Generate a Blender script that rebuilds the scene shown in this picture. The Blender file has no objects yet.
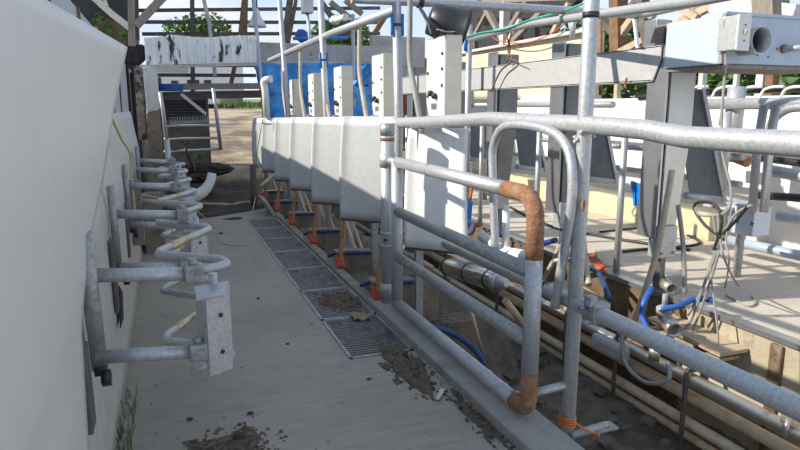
import bpy, bmesh, math, random
from mathutils import Vector, Matrix, noise
random.seed(7)
PI = math.pi
SC = bpy.context.scene
COL = SC.collection

# ------------------------------------------------------------------ camera solve (fixed numbers, 800x450 frame)
F = 630.0
TH = math.atan(118 / F)
YW = math.atan(238 / math.hypot(F, 118))
H = 1.5
def at(px, py, X=None, Y=None, Z=None):
    """point of the place seen at a photo position, on a plane x=X, y=Y or z=Z"""
    a = (px - 400) / F; b = -(py - 225) / F
    fx, fy = math.sin(YW), math.cos(YW)
    fw = (fx * math.cos(TH), fy * math.cos(TH), -math.sin(TH))
    up = (fx * math.sin(TH), fy * math.sin(TH), math.cos(TH))
    r = (fy, -fx, 0)
    d = [fw[i] + a * r[i] + b * up[i] for i in range(3)]
    t = X / d[0] if X is not None else Y / d[1] if Y is not None else (Z - H) / d[2]
    return Vector((d[0] * t, d[1] * t, H + d[2] * t))

# ------------------------------------------------------------------ materials
M = {}
def nodes(name):
    m = bpy.data.materials.new(name); m.use_nodes = True
    nt = m.node_tree; b = nt.nodes['Principled BSDF']
    return m, nt, b
def mat(name, c1, c2=None, scale=8, rough=.6, metal=0, bump=0, bscale=None, detail=6, lo=.35, hi=.65, c3=None, s3=2, lo3=.5, hi3=.7, spec=None, stretch=None):
    m, nt, b = nodes(name)
    L = nt.links.new
    tc = nt.nodes.new('ShaderNodeTexCoord'); src = tc.outputs['Object']
    if stretch:
        mp = nt.nodes.new('ShaderNodeMapping'); mp.inputs['Scale'].default_value = stretch
        L(src, mp.inputs['Vector']); src = mp.outputs['Vector']
    if c2:
        n = nt.nodes.new('ShaderNodeTexNoise'); n.inputs['Scale'].default_value = scale; n.inputs['Detail'].default_value = detail
        n.inputs['Roughness'].default_value = .65
        L(src, n.inputs['Vector'])
        r = nt.nodes.new('ShaderNodeValToRGB')
        r.color_ramp.elements[0].position = lo; r.color_ramp.elements[0].color = (*c1, 1)
        r.color_ramp.elements[1].position = hi; r.color_ramp.elements[1].color = (*c2, 1)
        L(n.outputs['Fac'], r.inputs['Fac']); out = r.outputs['Color']
        if c3:
            n2 = nt.nodes.new('ShaderNodeTexNoise'); n2.inputs['Scale'].default_value = s3; n2.inputs['Detail'].default_value = 8
            n2.inputs['Roughness'].default_value = .7
            L(src, n2.inputs['Vector'])
            mr = nt.nodes.new('ShaderNodeMapRange'); mr.inputs['From Min'].default_value = lo3; mr.inputs['From Max'].default_value = hi3
            L(n2.outputs['Fac'], mr.inputs['Value'])
            mx = nt.nodes.new('ShaderNodeMix'); mx.data_type = 'RGBA'
            L(mr.outputs['Result'], mx.inputs['Factor']); L(out, mx.inputs['A']); mx.inputs['B'].default_value = (*c3, 1)
            out = mx.outputs['Result']
        L(out, b.inputs['Base Color'])
    else:
        b.inputs['Base Color'].default_value = (*c1, 1)
    b.inputs['Roughness'].default_value = rough; b.inputs['Metallic'].default_value = metal
    if spec is not None: b.inputs['Specular IOR Level'].default_value = spec
    if bump:
        n = nt.nodes.new('ShaderNodeTexNoise'); n.inputs['Scale'].default_value = bscale or scale * 3; n.inputs['Detail'].default_value = 8
        L(src, n.inputs['Vector'])
        bp = nt.nodes.new('ShaderNodeBump'); bp.inputs['Strength'].default_value = bump; bp.inputs['Distance'].default_value = .03
        L(n.outputs['Fac'], bp.inputs['Height']); L(bp.outputs['Normal'], b.inputs['Normal'])
    M[name] = m
    return m
mat('galv', (.40, .41, .42), (.55, .56, .57), 60, .48, .45, .12, 120, c3=(.28, .29, .30), s3=9, lo3=.58, hi3=.75)
mat('galv_worn', (.27, .275, .28), (.43, .435, .44), 40, .5, .45, .2, 90, c3=(.22, .19, .15), s3=7, lo3=.55, hi3=.72)
mat('brass_glint', (.50, .38, .24), (.62, .52, .38), 30, .35, .6)  # gold colour painted in for warm sky reflections on the rails
mat('rust', (.24, .10, .045), (.38, .20, .11), 60, .85, .1, .4, 150, c3=(.42, .30, .22), s3=14, lo3=.5, hi3=.75)
mat('panel', (.50, .51, .50), (.58, .59, .58), 40, .5, .1, .06, 90, c3=(.44, .44, .42), s3=3, lo3=.5, hi3=.8)
mat('panel_sunlit', (.82, .82, .80), (.88, .88, .86), 20, .5, 0)
mat('panel_shaded', (.10, .105, .115), (.15, .155, .165), 8, .5, .4)
mat('rubber_edge', (.05, .045, .04), (.10, .09, .08), 20, .8)
mat('chrome', (.55, .53, .50), (.64, .62, .58), 4, .16, .95)
mat('stainless', (.56, .50, .41), (.64, .58, .49), 3, .34, .7, .03, 60, stretch=(1, 1, 3))  # tan base tint paints warm reflections into the steel
mat('box_shaded', (.16, .165, .17), (.23, .235, .24), 4, .38, .55, .03, 60)  # darker steel copy; paints the unlit faces of the far boxes
mat('stainless_dull', (.38, .39, .40), (.46, .47, .48), 4, .38, .8, .03, 60)
mat('box_white', (.64, .64, .63), (.70, .70, .69), 20, .4, .1)
mat('sticker', (.88, .88, .87), (.80, .81, .82), 60, .5)
mat('painted_blue', (.50, .57, .65), (.55, .62, .69), 10, .42, .15)
mat('painted_blue_shade', (.36, .43, .53), (.42, .49, .58), 10, .4, .15)  # darker copy of the blue; paints shade on the cabinet end
mat('beam_paint', (.44, .44, .43), (.50, .50, .49), 14, .5, .1, .04, 60, c3=(.36, .36, .35), s3=5, lo3=.56, hi3=.8)
mat('plaster', (.64, .625, .59), (.67, .655, .62), 3, .42, 0, .05, 60, c3=(.58, .56, .52), s3=1.6, lo3=.5, hi3=.75)
mat('plaster_dirty', (.50, .49, .45), (.60, .59, .55), 9, .5, 0, .1, 60, c3=(.17, .155, .13), s3=16, lo3=.62, hi3=.72)
mat('grey_sheet', (.40, .42, .44), (.47, .49, .51), 9, .6, .1, .08, 40, c3=(.30, .31, .33), s3=5, lo3=.55, hi3=.75)
mat('dirty_white', (.62, .61, .58), (.74, .73, .71), 6, .6, 0, .1, 30, c3=(.20, .18, .16), s3=7, lo3=.58, hi3=.68)
mat('black_char', (.010, .010, .012), (.035, .033, .032), 18, .9, 0, .5, 30)
mat('cream_block', (.60, .53, .38), (.68, .61, .46), 10, .85, 0, .1, 50)
mat('cream_kerb', (.60, .50, .30), (.72, .62, .42), 6, .7, 0, .1, 40, c3=(.40, .30, .15), s3=5, lo3=.56, hi3=.75)
mat('white_wash', (.72, .71, .67), (.80, .79, .76), 5, .8, 0, .15, 30, c3=(.42, .38, .32), s3=4, lo3=.58, hi3=.72)
mat('pit_wall', (.36, .31, .22), (.45, .40, .30), 5, .75, 0, .15, 60, c3=(.22, .14, .07), s3=4, lo3=.54, hi3=.7)
mat('pit_stain_shade', (.10, .06, .03), (.19, .125, .07), 4, .8, 0, .2, 40, c3=(.30, .23, .15), s3=3, lo3=.56, hi3=.68)  # rusty stain on the wall, painted shade on the ribs
mat('pvc_tan', (.56, .44, .28), (.66, .54, .38), 9, .45, 0, 0, c3=(.30, .20, .11), s3=6, lo3=.55, hi3=.72)
mat('pvc_white', (.78, .78, .76), (.84, .84, .82), 10, .35)
mat('hose_tan', (.42, .35, .26), (.52, .46, .36), 12, .5)
mat('hose_grey', (.26, .25, .24), (.34, .33, .31), 20, .6)
mat('hose_blue', (.012, .04, .14), (.02, .07, .22), 20, .45)
mat('hose_bright', (.02, .09, .34), (.03, .13, .45), 20, .45)
mat('plastic_blue', (.01, .17, .55), (.02, .22, .65), 20, .4)
mat('cable_black', (.012, .012, .014), (.03, .03, .03), 20, .5)
mat('black_plastic', (.018, .018, .021), (.03, .03, .034), 12, .4)
mat('orange', (.48, .075, .03), (.58, .11, .05), 40, .6)
mat('strap', (.35, .17, .06), (.46, .26, .12), 25, .8)
mat('cord_orange', (.62, .16, .05), (.72, .24, .08), 40, .8)
mat('string', (.55, .42, .20), (.66, .54, .30), 40, .9)
mat('green', (.03, .30, .16), (.06, .42, .25), 30, .5)
mat('timber', (.20, .165, .135), (.32, .275, .235), 5, .85, 0, .3, 30, stretch=(8, 8, 1))
mat('timber_dark', (.10, .085, .075), (.17, .145, .13), 6, .9, 0, .2)
mat('timber_tan', (.42, .32, .21), (.54, .44, .32), 6, .85, 0, .2)
mat('timber_brown', (.16, .085, .045), (.24, .14, .08), 6, .9, 0, .2)
mat('timber_silver', (.50, .47, .43), (.66, .63, .60), 6, .7)
mat('tarp', (.03, .22, .62), (.10, .42, .84), 5, .38, 0, .9, 9)
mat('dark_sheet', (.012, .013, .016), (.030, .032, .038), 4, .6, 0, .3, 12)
mat('brown_wall', (.13, .075, .045), (.19, .12, .075), 4, .9)
mat('dark_gap', (.012, .011, .010), (.03, .027, .024), 7, .9)
mat('red_board', (.20, .045, .035), (.26, .07, .05), 6, .8)
mat('trailer_white', (.70, .73, .76), (.76, .79, .81), 6, .4)
mat('glass_dark', (.02, .024, .03), None, rough=.1)
mat('tyre', (.015, .015, .016), (.03, .03, .03), 20, .8)
mat('concrete_grey', (.36, .36, .36), (.44, .44, .43), 12, .85, 0, .15, 50, c3=(.28, .27, .26), s3=4, lo3=.55, hi3=.75)
mat('concrete_block', (.22, .18, .135), (.33, .28, .22), 14, .9, 0, .3, 60, c3=(.10, .075, .05), s3=7, lo3=.5, hi3=.68)
mat('kerb_concrete', (.30, .285, .25), (.37, .355, .32), 12, .85, 0, .12, 60, c3=(.22, .20, .17), s3=3, lo3=.52, hi3=.72)
mat('grate_metal', (.19, .19, .19), (.31, .31, .30), 25, .55, .5, .1, c3=(.12, .10, .08), s3=9, lo3=.5, hi3=.7)
mat('leaf', (.05, .13, .025), (.13, .25, .05), 3, .6)
mat('leaf_dark', (.035, .085, .02), (.08, .16, .035), 3, .6)
mat('weed', (.12, .13, .06), (.22, .21, .11), 5, .7)
mat('grass', (.12, .20, .05), (.26, .32, .10), .35, .9, 0, .6, 3, c3=(.34, .34, .15), s3=.12, lo3=.5, hi3=.7)
mat('bark', (.10, .075, .055), (.17, .13, .10), 8, .9)
mat('debris', (.11, .080, .052), (.21, .16, .11), 40, .95, 0, .8, 60, c3=(.06, .045, .03), s3=25, lo3=.5, hi3=.65)
mat('debris_chunk', (.04, .034, .028), (.09, .072, .055), 30, .9, 0, .4)
mat('straw', (.26, .20, .12), (.36, .29, .19), 30, .9)
mat('paper', (.55, .53, .50), (.66, .64, .60), 20, .8)
mat('pit_soil', (.095, .075, .055), (.18, .148, .115), 6, .95, 0, .9, 18, c3=(.17, .15, .125), s3=2.5, lo3=.54, hi3=.7)
mat('yard', (.44, .345, .23), (.55, .44, .30), 1.2, .95, 0, .5, 6, c3=(.17, .125, .085), s3=.42, lo3=.44, hi3=.58)
mat('yard_shaded', (.030, .021, .014), (.068, .050, .034), 4, .95, 0, .8, 10, c3=(.11, .082, .056), s3=1.6, lo3=.52, hi3=.7)  # earth darkened in its colour to stand for shade
mat('silo', (.40, .40, .39), (.55, .55, .54), 4, .5, .2, stretch=(6, 6, .4))
mat('navy', (.02, .07, .28), (.03, .10, .38), 8, .5)

def concrete_floor(name, c1, c2, dirt):
    """broom-finished concrete: fine lines across, mottling, soiled patches"""
    m, nt, b = nodes(name); L = nt.links.new
    tc = nt.nodes.new('ShaderNodeTexCoord')
    n = nt.nodes.new('ShaderNodeTexNoise'); n.inputs['Scale'].default_value = 1.1; n.inputs['Detail'].default_value = 10; n.inputs['Roughness'].default_value = .7
    L(tc.outputs['Object'], n.inputs['Vector'])
    r = nt.nodes.new('ShaderNodeValToRGB')
    r.color_ramp.elements[0].position = .36; r.color_ramp.elements[0].color = (*c1, 1)
    r.color_ramp.elements[1].position = .62; r.color_ramp.elements[1].color = (*c2, 1)
    L(n.outputs['Fac'], r.inputs['Fac'])
    mp = nt.nodes.new('ShaderNodeMapping'); mp.inputs['Scale'].default_value = (2.5, 90, 1); mp.inputs['Rotation'].default_value = (0, 0, .12)
    L(tc.outputs['Object'], mp.inputs['Vector'])
    n2 = nt.nodes.new('ShaderNodeTexNoise'); n2.inputs['Scale'].default_value = 1; n2.inputs['Detail'].default_value = 4
    L(mp.outputs['Vector'], n2.inputs['Vector'])
    r2 = nt.nodes.new('ShaderNodeMapRange'); r2.inputs['From Min'].default_value = .3; r2.inputs['From Max'].default_value = .7
    r2.inputs['To Min'].default_value = .86; r2.inputs['To Max'].default_value = 1.08
    L(n2.outputs['Fac'], r2.inputs['Value'])
    mu = nt.nodes.new('ShaderNodeMix'); mu.data_type = 'RGBA'; mu.blend_type = 'MULTIPLY'; mu.inputs['Factor'].default_value = 1
    L(r.outputs['Color'], mu.inputs['A']); L(r2.outputs['Result'], mu.inputs['B'])
    n3 = nt.nodes.new('ShaderNodeTexNoise'); n3.inputs['Scale'].default_value = 28; n3.inputs['Detail'].default_value = 6
    L(tc.outputs['Object'], n3.inputs['Vector'])
    r3 = nt.nodes.new('ShaderNodeMapRange'); r3.inputs['From Min'].default_value = .66; r3.inputs['From Max'].default_value = .74
    L(n3.outputs['Fac'], r3.inputs['Value'])
    mx = nt.nodes.new('ShaderNodeMix'); mx.data_type = 'RGBA'
    L(r3.outputs['Result'], mx.inputs['Factor']); L(mu.outputs['Result'], mx.inputs['A']); mx.inputs['B'].default_value = (*dirt, 1)
    L(mx.outputs['Result'], b.inputs['Base Color'])
    b.inputs['Roughness'].default_value = .85
    bp = nt.nodes.new('ShaderNodeBump'); bp.inputs['Strength'].default_value = .35; bp.inputs['Distance'].default_value = .01
    L(n2.outputs['Fac'], bp.inputs['Height']); L(bp.outputs['Normal'], b.inputs['Normal'])
    M[name] = m
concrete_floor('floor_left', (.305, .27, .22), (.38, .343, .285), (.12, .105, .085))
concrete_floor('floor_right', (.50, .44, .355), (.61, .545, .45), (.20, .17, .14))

def corrugated_mat():
    m = mat('corrugated', (.74, .75, .76), (.84, .85, .86), 3, .4, .2, c3=(.04, .038, .036), s3=2.6, lo3=.56, hi3=.60, stretch=(2.2, 2.2, .8))
corrugated_mat()

# ------------------------------------------------------------------ mesh builder
def fillet(pts, rb, n=6):
    pts = [Vector(p) for p in pts]
    if rb <= 0 or len(pts) < 3: return pts
    out = [pts[0]]
    for i in range(1, len(pts) - 1):
        p, a, c = pts[i], pts[i - 1], pts[i + 1]
        d1 = (a - p); d2 = (c - p)
        l1, l2 = d1.length, d2.length
        if l1 < 1e-6 or l2 < 1e-6: out.append(p); continue
        d1 /= l1; d2 /= l2
        ang = d1.angle(d2, PI)
        if ang > PI - .03: out.append(p); continue
        t = min(rb / math.tan(ang / 2), l1 * .48, l2 * .48)
        A = p + d1 * t; B = p + d2 * t
        for k in range(n + 1):
            u = k / n
            out.append(A * (1 - u) ** 2 + p * 2 * u * (1 - u) + B * u * u)
    out.append(pts[-1])
    return out
def spline(pts, n=8):
    pts = [Vector(p) for p in pts]
    out = []
    P = [pts[0]] + pts + [pts[-1]]
    for i in range(1, len(P) - 2):
        for k in range(n):
            t = k / n
            a, b, c, d = P[i - 1], P[i], P[i + 1], P[i + 2]
            out.append(.5 * ((2 * b) + (c - a) * t + (2 * a - 5 * b + 4 * c - d) * t * t + (3 * b - a - 3 * c + d) * t ** 3))
    out.append(pts[-1])
    return out

class MB:
    def __init__(s): s.bm = bmesh.new(); s.fl = []
    def tube(s, pts, r, rb=0, seg=12, closed=False, smooth=True, r2=None):
        pts = fillet(pts, rb)
        n = len(pts)
        rings = []
        up = None
        for i, p in enumerate(pts):
            if i == 0: d = pts[1] - p
            elif i == n - 1: d = p - pts[-2]
            else: d = (pts[i + 1] - p).normalized() + (p - pts[i - 1]).normalized()
            if d.length < 1e-9: d = Vector((0, 0, 1))
            d.normalize()
            if up is None:
                up = Vector((0, 0, 1)) if abs(d.z) < .9 else Vector((1, 0, 0))
            u = (up - d * up.dot(d))
            if u.length < 1e-6: u = d.orthogonal()
            u.normalize(); up = u
            v = d.cross(u)
            rr = r if r2 is None else r + (r2 - r) * i / (n - 1)
            rings.append([s.bm.verts.new(p + (u * math.cos(2 * PI * k / seg) + v * math.sin(2 * PI * k / seg)) * rr) for k in range(seg)])
        for a, b in zip(rings, rings[1:]):
            for k in range(seg):
                f = s.bm.faces.new((a[k], a[(k + 1) % seg], b[(k + 1) % seg], b[k])); f.smooth = smooth
        s.bm.faces.new(list(reversed(rings[0]))); s.bm.faces.new(rings[-1])
        return s
    def pipe(s, a, b, ro, ri, seg=24):
        """hollow open pipe"""
        a, b = Vector(a), Vector(b); d = (b - a).normalized()
        u = d.orthogonal().normalized(); v = d.cross(u)
        def ring(p, r): return [s.bm.verts.new(p + (u * math.cos(2 * PI * k / seg) + v * math.sin(2 * PI * k / seg)) * r) for k in range(seg)]
        R = [ring(a, ro), ring(b, ro), ring(b, ri), ring(a, ri)]
        for i in range(4):
            p, q = R[i], R[(i + 1) % 4]
            for k in range(seg):
                f = s.bm.faces.new((p[k], p[(k + 1) % seg], q[(k + 1) % seg], q[k])); f.smooth = i in (0, 2)
        return s
    def box(s, lo, hi, bev=0, rot=None, piv=None):
        lo, hi = Vector(lo), Vector(hi)
        b2 = bmesh.new()
        bmesh.ops.create_cube(b2, size=1)
        for v in b2.verts:
            v.co = Vector((lo[i] + (v.co[i] + .5) * (hi[i] - lo[i]) for i in range(3)))
        if bev: bmesh.ops.bevel(b2, geom=b2.edges[:], offset=bev, segments=2, affect='EDGES', profile=.5)
        if rot is not None:
            c = Vector(piv) if piv is not None else (lo + hi) / 2
            for v in b2.verts: v.co = c + rot @ (v.co - c)
        s.join(b2); return s
    def bar(s, a, b, w, h, up=(0, 0, 1), bev=0):
        """rectangular timber / bar from a to b"""
        a, b = Vector(a), Vector(b); d = (b - a); L = d.length; d.normalize()
        u = Vector(up); u = u - d * u.dot(d)
        if u.length < 1e-4: u = d.orthogonal()
        u.normalize(); v = d.cross(u)
        b2 = bmesh.new(); bmesh.ops.create_cube(b2, size=1)
        for q in b2.verts:
            x, y, z = q.co
            q.co = a + d * (x + .5) * L + v * y * w + u * z * h
        if bev: bmesh.ops.bevel(b2, geom=b2.edges[:], offset=bev, segments=1, affect='EDGES')
        s.join(b2); return s
    def cyl(s, a, b, r, seg=20, r2=None): return s.tube([a, b], r, seg=seg, r2=r2)
    def prism(s, poly, d, bev=0):
        """extrude a 3D polygon by vector d"""
        d = Vector(d)
        b2 = bmesh.new()
        A = [b2.verts.new(Vector(p)) for p in poly]; B = [b2.verts.new(Vector(p) + d) for p in poly]
        b2.faces.new(A); b2.faces.new(list(reversed(B)))
        n = len(A)
        for i in range(n): b2.faces.new((A[i], B[i], B[(i + 1) % n], A[(i + 1) % n]))
        bmesh.ops.recalc_face_normals(b2, faces=b2.faces[:])
        if bev: bmesh.ops.bevel(b2, geom=b2.edges[:], offset=bev, segments=2, affect='EDGES')
        s.join(b2); return s
    def sheet(s, grid, th, dirv=None, smooth=True):
        """thick sheet from a grid of points; thickness along dirv or the local normal"""
        nr, nc = len(grid), len(grid[0])
        G = [[Vector(p) for p in r] for r in grid]
        N = []
        for i in range(nr):
            row = []
            for j in range(nc):
                if dirv is not None: row.append(Vector(dirv)); continue
                du = G[min(i + 1, nr - 1)][j] - G[max(i - 1, 0)][j]; dv = G[i][min(j + 1, nc - 1)] - G[i][max(j - 1, 0)]
                nn = du.cross(dv); nn.normalize(); row.append(nn)
            N.append(row)
        A = [[s.bm.verts.new(G[i][j]) for j in range(nc)] for i in range(nr)]
        B = [[s.bm.verts.new(G[i][j] + N[i][j] * th) for j in range(nc)] for i in range(nr)]
        fs = []
        for i in range(nr - 1):
            for j in range(nc - 1):
                f1 = s.bm.faces.new((A[i][j], A[i][j + 1], A[i + 1][j + 1], A[i + 1][j])); f2 = s.bm.faces.new((B[i][j], B[i + 1][j], B[i + 1][j + 1], B[i][j + 1]))
                f1.smooth = f2.smooth = smooth; fs += [f1, f2]
        for i in range(nr - 1):
            fs.append(s.bm.faces.new((A[i][0], A[i + 1][0], B[i + 1][0], B[i][0])))
            fs.append(s.bm.faces.new((A[i][-1], B[i][-1], B[i + 1][-1], A[i + 1][-1])))
        for j in range(nc - 1):
            fs.append(s.bm.faces.new((A[0][j], B[0][j], B[0][j + 1], A[0][j + 1])))
            fs.append(s.bm.faces.new((A[-1][j], A[-1][j + 1], B[-1][j + 1], B[-1][j])))
        bmesh.ops.recalc_face_normals(s.bm, faces=fs)
        return s
    def ball(s, c, r, sc=(1, 1, 1), sub=2, jit=0, rot=None):
        b2 = bmesh.new(); bmesh.ops.create_icosphere(b2, subdivisions=sub, radius=r)
        for v in b2.verts:
            k = 1 + jit * (random.random() - .5) * 2
            q = Vector((v.co[i] * sc[i] * k for i in range(3)))
            if rot: q = rot @ q
            v.co = Vector(c) + q
        for f in b2.faces: f.smooth = jit < .05
        s.join(b2); return s
    def lathe(s, base, prof, seg=24, axis=(0, 0, 1)):
        ax = Vector(axis).normalized(); u = ax.orthogonal().normalized(); v = ax.cross(u); base = Vector(base)
        rings = [[s.bm.verts.new(base + ax * h + (u * math.cos(2 * PI * k / seg) + v * math.sin(2 * PI * k / seg)) * max(r, .0005)) for k in range(seg)] for r, h in prof]
        fs = []
        for a, b in zip(rings, rings[1:]):
            for k in range(seg):
                f = s.bm.faces.new((a[k], a[(k + 1) % seg], b[(k + 1) % seg], b[k])); f.smooth = True; fs.append(f)
        fs.append(s.bm.faces.new(rings[0])); fs.append(s.bm.faces.new(rings[-1]))
        bmesh.ops.recalc_face_normals(s.bm, faces=fs)
        return s
    def join(s, b2):
        me = bpy.data.meshes.new('tmp'); b2.to_mesh(me); b2.free(); s.bm.from_mesh(me); bpy.data.meshes.remove(me)
    def build(s, name, m, parent=None, origin=None):
        me = bpy.data.meshes.new(name)
        vs = [v.co for v in s.bm.verts]
        if parent is None:
            if origin is None:
                lo = [min(v[i] for v in vs) for i in range(3)]; hi = [max(v[i] for v in vs) for i in range(3)]
                origin = Vector(((lo[0] + hi[0]) / 2, (lo[1] + hi[1]) / 2, lo[2]))
            off = Vector(origin)
        else:
            off = wloc(parent)
        for v in s.bm.verts: v.co -= off
        s.bm.to_mesh(me); s.bm.free()
        me.materials.append(M[m])
        o = bpy.data.objects.new(name, me); COL.objects.link(o)
        if parent is None: o.location = off
        else: o.parent = parent
        return o
def wloc(o):
    v = Vector(o.location)
    while o.parent: o = o.parent; v = v + Vector(o.location)
    return v
def tag(o, label=None, cat=None, group=None, kind=None):
    if label: o['label'] = label
    if cat: o['category'] = cat
    if group: o['group'] = group
    if kind: o['kind'] = kind
    return o
def thing(name, label, cat, loc, group=None):
    o = bpy.data.objects.new(name, None); COL.objects.link(o); o.location = loc; o.empty_display_size = .1
    return tag(o, label, cat, group)
KIDS = {}
def children(o): return [c for c in bpy.data.objects if c.parent == o]
def copy_tree(o, loc=None, label=None, parent=None):
    c = o.copy(); COL.objects.link(c)
    if parent: c.parent = parent
    if loc is not None: c.location = loc
    if label: c['label'] = label
    for ch in children(o): copy_tree(ch, parent=c)
    return c
def struct(name, mb, m, label, cat, parent=None):
    o = mb.build(name, m, parent)
    return tag(o, label, cat, kind='structure')
def V(*a): return Vector(a)
def RZ(a): return Matrix.Rotation(a, 3, 'Z')
def RX(a): return Matrix.Rotation(a, 3, 'X')
def RY(a): return Matrix.Rotation(a, 3, 'Y')

# ================================================================== THE SETTING
# left platform floor (end edge runs a little skew), right platform floor, pit floor, pit walls
GX0, GX1, GY0, GY1 = .965, 1.385, 3.47, 8.6        # drain channel
b = MB()
b.prism([(-.9, -1, 0), (GX0, -1, 0), (GX0, 9.2, 0), (.2, 8.75, 0), (-.9, 8.6, 0)], (0, 0, -.25))
b.prism([(GX0, -1, 0), (GX1, -1, 0), (GX1, GY0, 0), (GX0, GY0, 0)], (0, 0, -.25))
b.prism([(GX0, GY1, 0), (GX1, GY1, 0), (GX1, 9.5, 0), (GX0, 9.2, 0)], (0, 0, -.25))
b.box((GX0, GY0, -.25), (GX1, GY1, -.13))
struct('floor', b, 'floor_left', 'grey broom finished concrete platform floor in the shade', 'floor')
b = MB(); b.box((3.722, -1, -.03), (6.45, 13.5, 0))
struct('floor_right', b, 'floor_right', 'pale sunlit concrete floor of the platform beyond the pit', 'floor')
# kerb at the platform edge
b = MB(); b.box((GX1, .6, -.3), (1.61, 4.45, .06), .012)
struct('trim_1', b, 'kerb_concrete', 'low concrete kerb along the platform edge beside the drain grates', 'kerb')
b = MB(); b.box((GX1, 4.455, -.3), (1.475, 8.9, .035), .012)
struct('trim_6', b, 'concrete_block', 'soiled far length of the kerb behind the drain grates', 'kerb')
b = MB(); b.box((1.40, -1, -1.1), (1.60, 13.5, -.302))
struct('wall_pit_near', b, 'pit_wall', 'pit wall under the concrete kerb', 'wall')
b = MB(); b.box((3.72, -1, -1.1), (3.95, 13.5, -.032))
# shallow recessed bays with rounded cement surrounds
struct('wall_pit_far', b, 'pit_wall', 'stained cream pit wall behind the long pipes', 'wall')
b = MB()
b.bar((3.705, -1, -.004), (3.705, 13.4, -.004), .02, .034)
b.bar((3.735, -1, .012), (3.735, 13.4, .012), .09, .012)
struct('trim_2', b, 'stainless_dull', 'grey angle iron edging along the far side of the pit', 'edging')
b = MB()
for y in (1.3, 2.78, 3.62, 4.9, 6.4): b.box((3.69, y, -.85), (3.725, y + .09, -.04), .01)  # ribs get a dark colour in place of their shadow
struct('trim_3', b, 'pit_stain_shade', 'upright ribs on the far pit wall, painted dark like shadow', 'rib')
b = MB(); b.box((3.708, 3.72, -1.0), (3.722, 9, -.04))
struct('trim_7', b, 'pit_stain_shade', 'brown rusty stained stretch of the far pit wall', 'wall')
# pit floor: rubble strewn soil
def soil(x0, x1, y0, y1, z, nx, ny, amp, fq, seed=0):
    return [[(x0 + (x1 - x0) * i / nx, y0 + (y1 - y0) * j / ny, z + amp * noise.fractal(Vector((x0 + (x1 - x0) * i / nx, y0 + (y1 - y0) * j / ny, seed)) * fq, 1, 2, 5)) for j in range(ny + 1)] for i in range(nx + 1)]
b = MB(); b.sheet(soil(1.6, 3.72, -.8, 13.4, -.9, 50, 220, .10, 2.2), .15, (0, 0, -1))
struct('floor_pit', b, 'pit_soil', 'dark rubble strewn soil at the bottom of the pit', 'soil')

# outside ground
def yz(y): 
    t = min(1, max(0, (y - 13) / 24)); return -.04 + 1.45 * t * (2 - t) * 1.0
b = MB()
yy = [13.45, 14.5, 16, 18, 20, 22, 24, 26, 28, 30, 32, 34, 37, 40, 46, 60, 140]
b.sheet([[(x, y, yz(y) + (.05 * noise.noise(Vector((x * .6, y * .6, 2))) if y > 14 else 0)) for x in range(-60, 122, 2)] for y in yy], 1.2, (0, 0, -1))
b.box((-60, -4, -1.3), (-.95, 13.45, -.05)); b.box((6.5, -4, -1.3), (120, 13.45, -.05))
struct('ground_yard', b, 'yard', 'tan dirt yard beyond the parlour', 'ground')
g = soil(-.95, 1.6, 8.55, 14.5, -.03, 60, 120, .06, 1.5, 3)
b = MB(); b.sheet(g, .5, (0, 0, -1))
struct('ground_shaded', b, 'yard_shaded', 'churned earth just past the end of the concrete floor, painted dark for shade', 'ground')  # the barn's shade is put into this dark ground colour

# ---- left wall: long grey sheet wall behind, panelled; lower dirty plaster band
b = MB(); b.box((-.46, -1.5, .0), (-.40, 10.6, 2.03))
wl = struct('wall_left', b, 'grey_sheet', 'long grey sheet wall along the left side of the platform', 'wall')
b = MB()
for y in (2.9, 3.95, 5.0, 6.1, 7.2): b.box((-.402, y, .9), (-.385, y + .035, 2.03))
b.build('cover_strip', 'timber_dark', wl)
b = MB(); b.box((-.402, 4.88, .9), (-.38, 4.93, 2.035))
b.build('lath', 'timber_tan', wl)
# plaster lower wall, slightly swelling, X about -0.3 at the foot
def lowwall():
    rows = []
    for i in range(15):
        z = 1.45 * i / 14
        row = []
        for j in range(61):
            y = 2.0 + (8.3 - 2.0) * j / 60
            x = -.30 + .012 * math.sin(y * 1.7) * (z / 1.4)
            if z > 1.0: x -= .07 * (z - 1.0) / .45
            if z < .12: x += .02 * (.12 - z) / .12
            row.append((x, y, z))
        rows.append(row)
    return rows
b = MB(); b.sheet(lowwall(), .09, (-1, 0, 0))
tag(b.build('wall_left_plaster', 'plaster_dirty'), 'speckled whitish plaster lower wall behind the zigzag rails', 'wall', kind='structure')
# big warped smooth panel peeling off the near end of the wall
def warped():
    edge = [(0, 2.02, -.286), (.45, 2.04, -.283), (.82, 2.12, -.280), (1.06, 2.32, -.254), (1.225, 2.65, -.226), (1.36, 2.78, -.204), (1.488, 2.9, -.183), (1.62, 3.03, -.155), (1.75, 3.148, -.126)]
    rows = []
    def ev(z):
        for (z0, y0, x0), (z1, y1, x1) in zip(edge, edge[1:]):
            if z <= z1:
                t = (z - z0) / (z1 - z0); return y0 + (y1 - y0) * t, x0 + (x1 - x0) * t
        return edge[-1][1:]
    for i in range(41):
        z = 1.75 * i / 40
        ye, xe = ev(z); row = []
        for j in range(31):
            t = j / 30
            y = .3 + (ye - .3) * t
            if z > .82:
                x0 = -.287 - .095 * (z - .82) / .93
                x = x0 + (xe - x0) * t ** 1.0
            else:
                x = -.293 + (xe + .293) * t - .10 * (1 - t) ** 2 * .6
            row.append((x, y, z + .012 * t * (z / 1.75)))
        rows.append(row)
    return rows
b = MB(); b.sheet(warped(), .014)
pan = tag(b.build('peeling_panel', 'plaster'), 'large smooth pale wall panel in the left foreground, its free corner curling outward', 'panel')
b = MB()
for q in (at(76, 57, Y=2.4), at(103, 79, Y=2.75), at(85, 135, Y=2.4)):
    pass
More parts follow.
